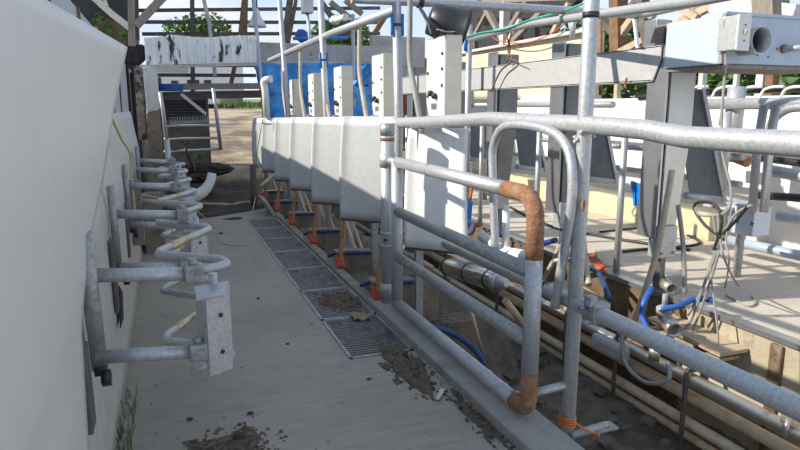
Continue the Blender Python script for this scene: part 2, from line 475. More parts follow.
# end pillar, charred gap, grey boards at the far end of the wall
PY0 = 10.75
p = thing('wall_pillar', 'pale plastered pillar with soiled foot at the end of the left wall', 'pillar', (-.1, PY0 + .1, -.1))
p['kind'] = 'structure'
b = MB(); b.prism([at(147, 112, Y=PY0), at(160, 110, Y=PY0), at(157, 66, Y=PY0), at(142, 66, Y=PY0)], (0, .25, 0), .015)
b.build('plastered_top', 'dirty_white', p)
b = MB(); b.prism([at(147, 206, Y=PY0), at(167, 206, Y=PY0), at(160, 110, Y=PY0), at(147, 112, Y=PY0)], (0, .25, 0), .01); b.build('soiled_foot', 'concrete_block', p)
b = MB(); b.box((-.398, 8.9, .0), (-.37, 9.05, 2.02), .006); b.box((-.398, 9.9, 0), (-.35, 10.1, 1.98))
tag(b.build('charred_boards', 'black_char'), 'blackened boards between the left wall and the plastered pillar', 'boards', kind='structure')
b = MB(); b.prism([at(122, 64, Y=11.03), at(140, 64, Y=11.03), at(146, 58, Y=11.03), at(144, 44, Y=11.03), at(124, 46, Y=11.03)], (0, .3, 0), .02);
tag(b.build('charred_panel', 'black_char'), 'black charred panel above and left of the pale end pillar', 'panel')

mat('dirty_board', (.15, .14, .13), (.30, .285, .26), 7, .9, 0, .3, 30, c3=(.03, .028, .026), s3=6, lo3=.5, hi3=.6)
b = MB()
b.prism([at(134, 66, Y=11.03), at(143, 66, Y=11.03), at(148, 140, Y=11.03), at(136, 140, Y=11.03)], (0, .2, 0), .02)
tag(b.build('soiled_board', 'dirty_board'), 'mottled soiled board standing beside the pale end pillar', 'board')
# ================================================================== DRAIN GRATES
def grate(y0, y1, label):
    r = thing('drain_grate', label, 'grate', ((GX0 + GX1) / 2, (y0 + y1) / 2, -.03), 'steel drain grates in the floor channel')
    f = MB()
    for x in (GX0 + .012, GX1 - .012): f.box((x - .010, y0 + .004, -.03), (x + .010, y1 - .004, .006))
    for y in (y0 + .014, y1 - .014): f.box((GX0 + .004, y - .010, -.03), (GX1 - .004, y + .010, .006))
    f.build('frame', 'galv_worn', r)
    s = MB(); n = int((y1 - y0) / .036)
    for k in range(1, n):
        y = y0 + (y1 - y0) * k / n
        s.box((GX0 + .02, y - .0085, -.025), (GX1 - .02, y + .0085, .002))
    for x in (GX0 + .15, GX0 + .28): s.box((x - .004, y0 + .02, -.025), (x + .004, y1 - .02, -.006))
    s.build('bars', 'grate_metal', r)
    return r
ys = [3.47, 4.22, 4.98, 5.74, 6.5, 7.2, 7.88, 8.56]
gl = ['nearest steel drain grate, clean slats showing beside the grey kerb', 'second drain grate from the near end, half buried under straw dirt', 'third drain grate from the near end of the channel', 'middle drain grate of the channel, fourth from either end',
      'third drain grate from the far end of the channel', 'second drain grate from the far end of the channel', 'farthest drain grate beside the end of the concrete floor']
for i in range(7): grate(ys[i], ys[i + 1], gl[i])

# ================================================================== SPLASH PANELS (row along the pit, left side)
YB = [4.14, 5.235, 6.36, 7.56, 8.68, 9.86, 10.95]
def plate_line(F, L):
    """plan of one panel: far edge curls, then straight toward the pit and the camera"""
    F = Vector(F); pts = []
    for q in range(13):
        t = q / 12
        if t < .25: p = V(.052 * t / .25, -.030 * t / .25, 0)
        else: p = V(.052, -.030, 0) + V(.68, -.73, 0) * (L - .06) * (t - .25) / .75
        pts.append(F + p)
    return pts
def splash(F, L, zt, zb, label, m='panel', group='curved splash panels along the pit edge'):
    pl_ = plate_line(F, L)
    r = thing('splash_panel', label, 'panel', (pl_[6].x, pl_[6].y, zb), group)
    rows = []
    for i in range(13):
        t = i / 12; z = zb + (zt - zb) * t; row = []
        for q, p in enumerate(pl_):
            w = (1 - t) * .05 * (q / 12)
            row.append((p.x - .03 * (1 - t) - .014 * math.sin(PI * t) + w * .7, p.y - w * .7, z))
        rows.append(row)
    b = MB(); b.sheet(rows, .012, (.012, .012, 0)); b.build('sheet', m, r)
    e = MB(); e.tube([Vector(p) + V(.008, .004, -.006) for p in rows[0]], .012, seg=8); e.build('bottom_rim', 'rubber_edge', r)
    e = MB(); e.tube([Vector(p) + V(.014, .006, 0) for p in rows[-1]], .012, seg=8); e.build('top_flange', m, r)
    for q in (5, 10):
        k = MB(); k.bar(Vector(rows[1][q]) + V(.045, .03, 0), Vector(rows[-1][q]) + V(.035, .03, -.02), .03, .03, (1, 0, 0)); k.build('stay', 'galv', r)
    return r
zts = [1.415, 1.395, 1.378, 1.355, 1.335, 1.315]
bots = [(340, 218), (312, 202), (290, 188.5), (274, 179), (262, 171), (253, 166)]
zbs = [at(px, py, X=1.335).z for px, py in bots]
sl = ['largest grey splash panel, nearest the gate hinge post', 'grey splash panel second from the gate hinge post', 'grey splash panel third from the gate hinge post',
      'grey splash panel third from the far end of the row', 'grey splash panel second from the far end of the row', 'smallest grey splash panel at the far end of the row']
for i in range(6): splash((1.36, YB[i + 1] * 1.36 / 1.42, 0), .50 + .012 * i, zts[i], zbs[i], sl[i])
# right of the row, behind the gate: white colour paints the sunlight on it
splash((1.70, 4.40, 0), .47, 1.34, .445, 'splash panel behind the gate painted sunlit white, striped by shadows', 'panel_sunlit', None)

# stubs under every stall: legs, strap, block, hose, sleeve, pipe
for i in range(6):
    y0, y1 = YB[i], YB[i + 1]
    nm = ['nearest the gate', 'second from the gate', 'third from the gate', 'third from the far end', 'second from the far end', 'at the far end'][i]
    for k, (dy, dx) in enumerate(((.24, .33), (.80, .25))):
        t = MB(); x = 1.45 + dx
        t.bar((x, y0 + dy, -.42), (x, y0 + dy, zts[i] - .06), .05, .05, (1, 0, 0), .004)
        tag(t.build('support_post', 'galv_worn'), ('nearer' if k == 0 else 'farther') + ' square steel post under the splash panel ' + nm, 'post', 'posts under the splash panels')
    t = MB(); P0 = V(1.50, y0 + .28, zbs[i] + .01); P1 = V(1.47, y0 + .28, .06)
    t.tube(spline([P0, P0 + V(.0, .02, -.2), P1 + V(0, .02, .16), P1]), .017, seg=8)
    tag(t.build('hanging_strap', 'strap'), 'tan orange strap hanging below the splash panel ' + nm, 'strap', 'straps hanging under the splash panels')
    t = MB(); yb = y0 + .38
    t.box((1.47, yb, -.3), (1.80, yb + .13, .15), .012); t.box((1.63, yb + .13, -.3), (1.76, yb + .50, .11), .012); t.box((1.86, yb + .18, -.3), (2.1, yb + .36, .06), .01); t.box((1.44, yb - .02, .15), (1.66, yb + .10, .17), .004)
    tag(t.build('concrete_block', 'concrete_block'), 'soiled stepped concrete block below the splash panel ' + nm, 'block', 'concrete blocks behind the kerb')
    t = MB(); h0 = V(1.43, y0 + .62, .07)
    t.tube(spline([h0, h0 + V(.05, -.12, .05), h0 + V(.12, -.24, .07), h0 + V(.26, -.30, .08), h0 + V(.42, -.26, .06)]), .018, seg=10)
    tag(t.build('blue_hose', 'hose_blue'), 'dark blue hose over the kerb below the splash panel ' + nm, 'hose', 'blue hoses on the kerb')
    t = MB(); c = V(1.45, y0 + .27, .095)
    rot = RX(.75) @ RY(.25)
    for a in range(6):
        for q in range(3):
            t.box(c + V(-.045 + q * .032, -.075 + a * .026, -.02), c + V(-.045 + q * .032 + .024, -.075 + a * .026 + .018, .022), 0, rot, c)
    t.box(c + V(-.05, -.08, -.012), c + V(.05, .08, .010), .004, rot, c)
    for v_ in t.bm.verts: v_.co = c + (v_.co - c) * .8
    tag(t.build('ribbed_sleeve', 'orange'), 'orange ribbed plastic piece below the splash panel ' + nm, 'plastic piece', 'orange ribbed pieces along the kerb')
    for k in range(2):
        t = MB(); t.tube([(1.95 + .12 * k, y0 + .55 + .1 * k, -.75), (1.62 + .05 * k, y0 + .72 + .12 * k, .45 + .1 * k)], .016, seg=8)
        tag(t.build('pipe_offcut', 'pvc_tan'), ('nearer' if k == 0 else 'farther') + ' thin tan pipe leaning below the splash panel ' + nm, 'pipe', 'thin pipes leaning under the splash panels')
# far end odds: grey plate leaning at the end of the gutter, dark post stub
b = MB(); b.box((1.36, 8.7, -.02), (1.40, 9.3, .26), .005, RY(-.5), (1.38, 9, 0))
tag(b.build('gutter_plate', 'concrete_grey'), 'grey plate tilted against the kerb at the far end of the grates', 'plate')
b = MB(); b.tube([(1.26, 10.0, -.2), (1.27, 10.0, .62)], .05, seg=14)
tag(b.build('post_stub', 'timber_dark'), 'short dark post standing in the earth past the last splash panel', 'post')
b = MB(); b.tube([(1.3, 9.5, .33), (1.62, 10.1, .45)], .03, seg=10)
tag(b.build('loose_pipe', 'galv_worn'), 'loose pipe jutting under the farthest splash panel', 'pipe')

# ================================================================== PIT-SIDE POSTS AND RAILS
PX = 1.72
PY = [2.32, 4.66, 7.0, 9.35, 11.7]
pl = ['tall galvanised post in the right foreground with black tape near its top', 'tall galvanised post with blue ties, behind the gate hinge', 'tall galvanised post rising through the splash panel row, third from the gate end',
      'tall galvanised post second from the far end of the row', 'slim galvanised post at the far end of the row, left of the blue tarp']
ztop = [3.2, 2.30, 3.2, 3.5, 3.9]
for i, y in enumerate(PY):
    r = thing('galvanised_post', pl[i], 'post', (PX, y, -.95), 'tall posts along the pit edge')
    b = MB(); rr = .033 if i == 0 else .035
    top = ztop[i]
    b.tube([(PX - .012, y, -.95), (PX, y, 1.42), (PX - (.0045 * y * (top - 1.42) if i else .0), y, top)], rr, seg=20); b.build('tube', 'galv', r)
    if i == 0:
        k = MB(); k.tube([(PX, y, 1.868), (PX, y, 1.893)], .0352, seg=20); k.build('tape_band', 'cable_black', r)
        k = MB(); k.ball(at(583, 205, X=1.70) , .02, (.5, .5, 1.4), 2, .1); k.build('rust_patch', 'rust', r)
    if i in (1, 2):
        zz = 2.12 if i == 1 else 2.02
        lx = PX - .0045 * y * (zz - 1.42)
        for s in (-1, 1):
            k = MB(); k.tube([(lx + s * .042, y - .01, zz - .09), (lx + s * .042, y - .01, zz + .07)], .012, seg=8); k.build('blue_tie', 'plastic_blue', r)
        k = MB(); k.tube([(lx, y, zz - .02), (lx, y, zz)], .038, seg=16); k.build('tie_band', 'hose_blue', r)
# top rail (slightly bent) and lower rail
b = MB()
b.tube([(PX, 10.9, 1.27), (PX, 8, 1.32), (PX, 4.80, 1.375), (PX, 4.0, 1.40), (PX, 3.2, 1.435), (PX, 2.32, 1.425), (PX, 1.95, 1.415), (PX + .005, 1.75, 1.395), (PX, 1.3, 1.395), (PX - .02, .4, 1.38)], .039, .15, seg=24)
tr = thing('top_rail', 'thick galvanised top rail, slightly bent, running past the foreground post', 'rail', (PX, 2.6, 1.3))
b.build('tube', 'galv', tr)
k = MB()
for q in range(14):
    a = q * .45
    k.ball((PX + .036 * math.cos(a), 2.32 + .045 * math.sin(a), 1.40 + .05 * math.sin(a * 1.7)), .012, sub=1)
k.build('weld_seam', 'galv', tr)
b = MB(); b.tube([(PX, 3.75, .605), (PX, 2.32, .617), (PX, .4, .617)], .036, .1, seg=24)
lr = thing('lower_rail', 'thick galvanised lower rail crossing the pit edge at knee height', 'rail', (PX, 2.4, .55))
b.build('tube', 'galv', lr)
k = MB(); k.tube([(PX, 2.55, .617), (PX, 2.58, .617)], .038, seg=16); k.build('black_tape', 'cable_black', lr)
k = MB(); k.tube([(PX - .012, 2.75 - .02 * q, .645 + .006 * math.sin(q * 1.3)) for q in range(18)], .004, seg=6); k.build('green_wire', 'green', lr)
b = MB(); cy = 2.16
b.box((PX - .045, cy - .03, .575), (PX + .045, cy + .03, .665), .008); b.tube([(PX - .05, cy - .02, .59), (PX - .09, cy - .02, .59)], .012, seg=8); b.tube([(PX - .05, cy + .02, .645), (PX - .085, cy + .02, .645)], .012, seg=8)
b.box((PX - .06, cy - .022, .655), (PX - .02, cy + .022, .70), .004)
tag(b.build('pipe_clamp', 'galv_worn'), 'bolted pipe clamp on the lower rail beside the foreground post', 'clamp')
# orange twine at the foot of the foreground post
b = MB()
for q in range(4):
    z = .02 + q * .012
    b.tube([(PX - .01 + .037 * math.cos(a * .5), 2.32 + .037 * math.sin(a * .5), z + .004 * math.sin(a)) for a in range(14)], .005, seg=6)
b.tube(spline([(PX + .02, 2.29, .03), (PX + .06, 2.27, .0), (PX + .11, 2.25, -.02), (PX + .14, 2.27, -.05)]), .005, seg=6)
tag(b.build('orange_twine', 'cord_orange'), 'orange twine wrapped round the foot of the foreground post', 'twine')
b = MB(); b.tube([(PX - .02, 2.28, -.02), (PX + .22, 2.32, -.03)], .02, seg=10); b.box((PX + .15, 2.29, -.05), (PX + .27, 2.36, -.035), .003)
tag(b.build('foot_bracket', 'galv_worn'), 'grey pipe stub lying at the foot of the foreground post', 'bracket')

# bent white hoop beside the foreground post
b = MB()
hx = 1.665
hp = [(hx, 2.98, .72), (hx, 3.03, 1.12), (hx, 3.03, 1.30), (hx, 2.90, 1.405), (hx, 2.55, 1.40), (hx, 2.36, 1.32), (hx, 2.31, 1.12), (hx, 2.36, .80), (hx, 2.40, .58)]
b.tube(spline(hp, 6), .0225, seg=16)
hr = thing('bent_hoop', 'thin pale pipe bent into a tall hoop beside the foreground post', 'hoop', (hx, 2.7, .58)); b.build('tube', 'galv', hr)
k = MB(); k.tube([(hx, 2.385, .80), (hx, 2.39, .815)], .0255, seg=14); k.build('collar', 'galv', hr)

# ================================================================== THE GATE
GXp = 1.5
gr = thing('swing_gate', 'galvanised tube gate with rusty bent corners, open along the kerb', 'gate', (GXp, 3.3, .06))
Yh, Yn = 4.10, 2.335
b = MB(); b.tube([(GXp, Yh, 1.125), (GXp, 2.58, 1.12)], .0365, seg=20); b.build('top_rail', 'galv', gr)
b = MB(); b.tube([(GXp, 2.60, 1.12), (GXp, 2.337, 1.12), (GXp, 2.335, .84)], .0395, .23, seg=20); b.build('rusty_bend', 'rust', gr)
b = MB(); b.tube([(GXp, 2.335, .88), (GXp, 2.335, .30)], .0385, seg=20); b.build('end_upright', 'galv', gr)
b = MB(); b.tube([(GXp, 2.335, .31), (GXp, 2.337, .12), (GXp, 2.46, .112)], .039, .12, seg=20); b.build('lower_rusty_bend', 'rust', gr)
b = MB(); b.tube([(GXp, 2.42, .113), (GXp, Yh, .113)], .0365, seg=20); b.build('bottom_rail', 'galv', gr)
b = MB(); b.tube([(GXp, Yh, .78), (GXp, 2.35, .775)], .035, seg=20); b.build('middle_rail', 'galv_worn', gr)
b = MB(); b.tube([(GXp, Yh, .455), (GXp, 2.35, .45)], .035, seg=20); b.build('middle_rail', 'galv_worn', gr)
b = MB(); b.tube([(GXp, Yh, .09), (GXp, Yh, 1.135)], .041, seg=20); b.build('hinge_stile', 'galv', gr)
for y, z in ((3.52, 1.123), (2.74, .113), (2.57, .113)):
    k = MB(); k.tube([(GXp, y, z), (GXp, y + .012, z)], .0405, seg=18); k.build('weld_ring', 'galv', gr)
k = MB(); k.tube([(GXp - .0, 2.48, .145), (GXp + .02, 2.41, .165)], .01, seg=8); k.build('latch_pin', 'galv_worn', gr)
b = MB(); b.tube([(GXp + .02, 2.335, .20), (PX - .015, 2.32, .22)], .019, seg=14); b.build('latch_bar', 'galv', gr)
# hinge post
hpz = thing('hinge_post', 'short thick galvanised hinge post with rusty ring, carrying the gate', 'post', (GXp, 4.30, .05))
b = MB(); b.tube([(GXp, 4.30, .05), (GXp, 4.30, 1.375)], .050, seg=22); b.build('tube', 'galv', hpz)
b = MB(); b.tube([(GXp, 4.30, 1.30), (GXp, 4.30, 1.385)], .053, seg=22); b.build('cap', 'galv_worn', hpz)
b = MB(); b.tube([(GXp, 4.30, 1.262), (GXp, 4.30, 1.285)], .052, seg=22); b.build('rusty_ring', 'rust', hpz)
for z in (1.125, .16):
    b = MB(); b.tube([(GXp, 4.30, z - .05), (GXp, 4.30, z + .05)], .058, seg=22); b.tube([(GXp, 4.27, z), (GXp, 4.12, z)], .024, seg=14); b.build('hinge_sleeve', 'galv', hpz)
b = MB(); b.tube([(GXp, 4.30, .58), (GXp, 4.30, .60)], .056, seg=22); b.tube([(GXp, 4.30, .49), (GXp, 4.30, .505)], .056, seg=22); b.build('collar', 'galv', hpz)
b = MB(); b.cyl((GXp - .03, 4.26, .545), (GXp - .042, 4.245, .545), .011, 10); b.build('set_screw', 'cable_black', hpz)

# ================================================================== LEFT ZIGZAG RAILS AND BRACKETS
YR = [2.62 + .83 * k for k in range(7)]
YL = [2.93 + .84 * k for k in range(7)]
def zigzag(z, label, y_start, rr, zs=0):
    r = thing('zigzag_rail', label, 'rail', (.08, 5, z - .05), 'zigzag rails on the left wall')
    pts = [V(.06, YR[0] - .28, z), V(.20, YR[0] - .06, z), V(.205, YR[0] + .05, z)]
    pts = [V(.05, YR[0] - .10, z), V(.215, YR[0], z), V(.19, YR[0] + .10, z), V(-.055, YL[0] - .02, z)]
    for k in range(6):
        pts += [V(-.05, YL[k] + .05, z), V(.19, YR[k + 1] - .02, z), V(.19, YR[k + 1] + .05, z), V(-.065, YL[k + 1] - .02, z)]
    b = MB(); b.tube(pts, rr, .045, seg=14); b.build('tube', 'galv', r)
    for k in range(6):
        a, c = V(-.05, YL[k] + .05, z), V(.19, YR[k + 1] - .02, z)
        w = MB(); w.tube([a.lerp(c, .18), a.lerp(c, .55)], rr + .0015, seg=14); w.build('glint_section', 'brass_glint', r)  # sleeve that paints a golden reflection
    return r
zigzag(.86, 'upper zigzag rail of bent pipe along the left wall, with painted golden reflections', 0, .0195)
zigzag(.46, 'lower zigzag rail of bent pipe along the left wall', 0, .0195)
def bracket(y, i, label):
    r = thing('rail_bracket', label, 'bracket', (-.27, y, .55), 'brackets carrying the zigzag rails')
    wr = .027 if i == 0 else .019
    b = MB(); b.tube([(-.265 - (.012 if i else 0), y - .06, 1.10), (-.262 - (.012 if i else 0), y - .02, .85), (-.262 - (.012 if i else 0), y + .03, .60)], wr, .3, seg=16); b.build('wall_tube', 'galv_worn', r)
    b = MB(); b.box((-.298, y - .16, .44), (-.280, y - .11, .84), .003, RX(.12)); b.box((-.298, y - .10, .44), (-.280, y - .05, .74), .003, RX(.12)); b.build('backing_board', 'timber_dark', r)
    for z in (.945, .655):
        b = MB(); b.tube([(-.27, y, z), (.06, y, z - .025)], .0245, seg=14); b.build('arm', 'galv', r)
        b = MB(); b.box((.035, y - .035, z - .055), (.10, y + .035, z + .01), .008); b.cyl((.066, y - .0, z + .0), (.066, y, z + .03), .016, 8); b.build('clamp', 'galv_worn', r)
    b = MB(); b.cyl((-.27, y - .045, .62), (-.235, y - .045, .62), .018, 8); b.cyl((-.25, y - .06, .60), (-.22, y - .06, .60), .03, 4); b.build('anchor_bolt', 'cable_black', r)
    # upright U channel holding both rails
    x0 = .09
    b = MB()
    b.prism([(x0, y - .02, .54), (x0 + .085, y + .03, .54), (x0 + .085, y + .03, .825), (x0, y - .02, .825)], (.012, -.016, 0))
    b.prism([(x0 + .085, y + .03, .54), (x0 + .10, y + .15, .56), (x0 + .10, y + .15, .825), (x0 + .085, y + .03, .825)], (.012, 0, 0))
    b.prism([(x0, y - .02, .62), (x0 - .02, y + .10, .62), (x0 - .02, y + .10, .825), (x0, y - .02, .825)], (.012, 0, 0))
    b.prism([(x0 - .02, y - .02, .825), (x0 + .085, y + .02, .825), (x0 + .11, y + .17, .825), (x0 - .02, y + .13, .825)], (0, 0, .012))
    b.build('channel', 'galv', r)
    for z in (.62, .76):
        k = MB(); k.cyl((x0 + .06, y - .008, z), (x0 + .064, y - .012, z), .008, 10); k.build('bolt_hole', 'cable_black', r)
    b = MB(); b.tube([(x0 + .05, y + .14, .88), (x0 + .05, y + .14, .57)], .016, seg=12); b.build('hanger_tube', 'galv', r)
    return r
bl = ['nearest wall bracket with upright steel channel in the left foreground', 'second nearest wall bracket of the zigzag rails', 'middle wall bracket of the zigzag rails', 'wall bracket second from the far end of the zigzag rails', 'farthest wall bracket of the zigzag rails']
for i, y in enumerate((2.28, 3.60, 4.92, 6.15, 7.2)): bracket(y, i, bl[i])
b = MB(); b.tube([(.03, 7.25, .62), (.025, 7.25, 1.16)], .03, seg=14); tag(b.build('end_post', 'galv'), 'short galvanised post at the far end of the zigzag rails', 'post')
b = MB()
gq = []
for i in range(9):
    a = -.2 + 1.6 * i / 8
    gq.append([(.28 + .30 * math.sin(a) * .6, 7.6 + .02 * i, .78 - .22 * math.cos(a) * 1), (.28 + .40 * math.sin(a) * .7, 7.6 + .02 * i, .78 - .36 * math.cos(a))])
b.sheet(gq, .01); tag(b.build('curved_scrap', 'dirty_white'), 'curved pale crescent shaped scrap leaning past the zigzag rails', 'scrap')
# long dark slit board and timber on the wall, yellow strap
b = MB(); b.tube(spline([at(112, 118, X=-.26), at(122, 140, X=-.25), at(130, 155, X=-.24), at(133, 190, X=-.24), at(135, 212, X=-.235)]), .008, seg=6)
tag(b.build('tan_cord', 'string'), 'tan cord hanging along the far part of the left wall', 'cord')
b = MB(); b.prism([at(118, 285, X=-.285), at(122, 292, X=-.285), at(123, 318, X=-.285), at(120, 328, X=-.285), at(119.5, 300, X=-.285)], (.004, 0, 0))
tag(b.build('wall_crack', 'dark_gap'), 'dark upright slit in the lower left wall behind the nearest bracket', 'crack', kind='structure')
b = MB(); 
for (px, x) in ((110, -.275), (128, -.27)):
    pass
b.bar(at(134, 180, X=-.24), at(139, 245, X=-.24), .03, .09, (1, 0, 0)); tag(b.build('wall_batten', 'timber'), 'weathered timber batten upright on the far left wall', 'batten')
b = MB(); b.box((-.25, 6.9, .0), (-.06, 7.4, .62), .01); tag(b.build('feed_box', 'concrete_block'), 'stained boxy ledge at the far foot of the left wall', 'box')
# yellow string from rails down across the floor
b = MB(); b.tube(spline([at(138, 194, Y=5.3), at(165, 199, Y=5.5), at(186, 204, Y=5.7), at(205, 218, Z=.35), at(218, 232, Z=.03), at(221, 242, Z=.008), at(232, 245, Z=.008), at(247, 245, Z=.008)], 6), .0055, seg=6)
tag(b.build('floor_string', 'string'), 'yellowish string running from the zigzag rails down across the concrete floor', 'string')
b = MB(); b.tube(spline([at(263, 119, X=1.36), at(258, 145, X=1.34), at(257, 160, X=1.33), at(261, 173, X=1.33), at(256, 195, X=1.3), at(252, 214, Z=.006)], 6), .008, seg=6)
tag(b.build('panel_string', 'string'), 'yellowish string hanging down the far splash panels to the floor', 'string')

# ================================================================== FLOOR DEBRIS
def dirt_patch(cx, cy, rx, ry, h, seed, label, rot=0, zb=0):
    b = MB(); rows = []
    n = 30
    for i in range(n + 1):
        row = []
        for j in range(n + 1):
            u = -1 + 2 * i / n; v = -1 + 2 * j / n
            d = math.hypot(u, v)
            k = noise.fractal(Vector((u * 2.2 + seed, v * 2.2, seed)), 1, 2, 5)
            hh = h * max(0, (1.0 - d) * 1.0 + k * .75) * (1 if d < 1.15 else 0)
            z = zb - .004 + min(hh, h * 1.3) + (.004 * noise.noise(Vector((u * 20, v * 20, seed))) if hh > .003 else 0)
            x = rx * u * math.cos(rot) - ry * v * math.sin(rot); y = rx * u * math.sin(rot) + ry * v * math.cos(rot)
            row.append((cx + x, cy + y, z))
        rows.append(row)
    b.sheet(rows, .004, (0, 0, -1))
    rnd = random.Random(seed)
    for q in range(130):
        a = rnd.uniform(0, 2 * PI); d = rnd.uniform(0, 1.05) ** .7
        u, v = d * math.cos(a), d * math.sin(a)
        x = rx * u * math.cos(rot) - ry * v * math.sin(rot); y = rx * u * math.sin(rot) + ry * v * math.cos(rot)
        s = rnd.uniform(.003, .011)
        b.ball((cx + x, cy + y, zb + h * .5 * max(0, 1 - d) + .004), s, (1, 1, .7), 1, .3)
    return tag(b.build('dirt_pile', 'debris'), label, 'dirt', kind='stuff')
dirt_patch(.20, 2.70, .23, .20, .015, 11, 'patch of brown dirt and straw on the floor at the bottom edge')
dirt_patch(1.24, 3.22, .13, .42, .03, 5, 'dirt and straw drift against the kerb in front of the nearest grate')
dirt_patch(1.35, 2.55, .07, .45, .012, 8, 'thin dirt line along the foot of the nearest kerb')
dirt_patch(1.20, 4.62, .17, .27, .05, 3, 'straw dirt heaped on the second drain grate', 0, .0)
rnd = random.Random(4)
chunks = [(.235, 2.76, .03, 'black clod on the dirt patch at the bottom edge'), (.315, 2.98, .018, 'brown clod just beyond the dirt patch at the bottom edge'), (.03, 3.02, .018, 'dark crumb on the floor left of the bottom dirt patch'), (.99, 3.16, .014, 'small dark pebble on bare floor left of the kerb drift'),
          (1.28, 3.38, .036, 'black rag-like clod in the dirt drift by the kerb'), (.62, 4.9, .016, 'lone dark crumb in the middle of the bare floor'), (.66, 3.85, .014, 'lone dark crumb left of the nearest grate'), (1.30, 2.98, .02, 'brown lump against the kerb foot'), (.56, 7.7, .03, 'dark scrap near the far end of the concrete floor')]
for (x, y, s, l) in chunks:
    s *= .75
    b = MB(); b.ball((x, y, s * .45), s, (1.2, .9, .6), 2, .25); tag(b.build('clod', 'debris_chunk'), l, 'clod')
b = MB()
for q in range(60):
    x, y = rnd.uniform(-.2, .9), rnd.uniform(2.6, 6.5); s = rnd.uniform(.002, .006)
    b.ball((x, y, s * .5), s, (1, 1, .7), 1, .3)
tag(b.build('floor_crumbs', 'debris_chunk'), 'scattered dark crumbs over the bare concrete floor', 'crumbs', kind='stuff')
b = MB(); c = V(1.27, 2.82, .015); b.box(c + V(-.05, -.012, -.006), c + V(.05, .012, .006), .003, RZ(.9), c); b.ball(c + V(.03, .04, .004), .02, (1, .6, .4), 2, .2)
tag(b.build('wood_splinter', 'paper'), 'pale splinter lying in the dirt beside the kerb', 'splinter')
b = MB(); b.sheet([[(1.18 + .12 * i / 5, 4.10 + .16 * j / 5, .016 + .014 * math.sin(i * 1.7 + j)) for j in range(6)] for i in range(6)], .004); tag(b.build('crumpled_rag', 'straw'), 'crumpled tan rag on the nearest grate', 'rag')
# weeds
def weeds(c, n, hh, spread, name, label, seed):
    b = MB(); rn = random.Random(seed)
    for q in range(n):
        a = rn.uniform(0, 2 * PI); base = Vector(c) + V(rn.uniform(-spread[0], spread[0]), rn.uniform(-spread[1], spread[1]), 0)
        h = hh * rn.uniform(.4, 1); lean = V(math.cos(a), math.sin(a), 0) * h * rn.uniform(.1, .6)
        w = V(-math.sin(a), math.cos(a), 0) * .004
        p1 = base + lean * .35 + V(0, 0, h * .6); p2 = base + lean + V(0, 0, h)
        vs = [b.bm.verts.new(p) for p in (base - w, base + w, p1 + w * .8, p1 - w * .8, p2)]
        b.bm.faces.new(vs[:4]); b.bm.faces.new((vs[3], vs[2], vs[4]))
    return tag(b.build(name, 'weed'), label, 'weeds', kind='stuff')
weeds((-.25, 3.0, 0), 60, .11, (.03, .40), 'grass_tuft', 'sparse green weeds growing at the foot of the left wall', 2)

PX_ = 1.72
# ================================================================== DETACHER BOXES ABOVE THE PANEL ROW (near side of the pit)
bx = [(4.14, 1.975), (5.42, 1.955), (6.79, 1.93), (8.12, 1.92), (9.42, 1.90)]
bl = ['largest stainless control box with white front and two knobs, under the black bucket', 'stainless control box with white front, left of the blue tied post', 'stainless control box third from the right along the near row', 'stainless control box second from the left along the near row', 'smallest stainless control box at the left end of the near row']
for i, (y, zt) in enumerate(bx):
    x = 1.80
    r = thing('control_box', bl[i], 'control box', (x + .05, y, 1.15), 'stainless control boxes above the splash panels')
    b = MB(); b.box((x + .006, y - .165, 1.41 - .01 * i), (x + .125, y + .165, zt), .004); b.build('housing', 'stainless', r)
    b = MB(); b.box((x, y - .16, 1.415 - .01 * i), (x + .012, y + .16, zt - .008), .003); b.build('front_plate', 'box_white', r)
    b = MB(); b.box((x - .003, y - .07, zt - .21), (x + .001, y + .12, zt - .05)); b.build('sticker', 'sticker', r)
    for dy, dz in ((-.12, .33), (-.12, .22), (-.12, .12), (.125, .40), (.125, .24)):
        k = MB(); k.cyl((x + .0, y + dy, zt - dz), (x - .008, y + dy, zt - dz), .010, 8); k.build('screw', 'cable_black', r)
    for dy, dz in ((-.02, .40), (.05, .38)):
        k = MB(); k.lathe((x, y + dy, zt - dz), [(.018, 0), (.022, .012), (.018, .03), (.008, .034)], 14, (-1, 0, 0)); k.build('knob', 'black_plastic' if i < 2 else 'cable_black', r)
    for dy in (.06,):
        k = MB(); k.box((x - .004, y - .03, zt - .49), (x + .001, y + .06, zt - .45)); k.build('vent_plate', 'stainless_dull', r)
    k = MB(); k.bar((PX_ + .02, y, 1.425 - .012 * i), (x + .07, y, 1.425 - .012 * i), .04, .03); k.build('carrier', 'galv', r)
# tan hoses looping from the overhead pipe past each box
for i, (y, zt) in enumerate(bx):
    x = 1.75
    b = MB()
    yy = y + .14
    b.tube(spline([(x, yy + .22, zt + .32), (x - .01, yy + .20, zt + .1), (x - .02, yy + .17, zt - .15), (x - .02, yy + .06, zt - .38), (x - .01, yy - .06, zt - .66)], 6), .021, seg=10)
    tag(b.build('milk_hose', 'hose_tan' if i else 'hose_grey'), ['greyish milk hose hanging over the largest control box', 'tan milk hose beside the control box left of the blue tied post', 'tan milk hose at the third control box from the right', 'tan milk hose at the second control box from the left', 'tan milk hose at the left end of the control box row'][i], 'hose', 'milk hoses hanging over the control boxes')
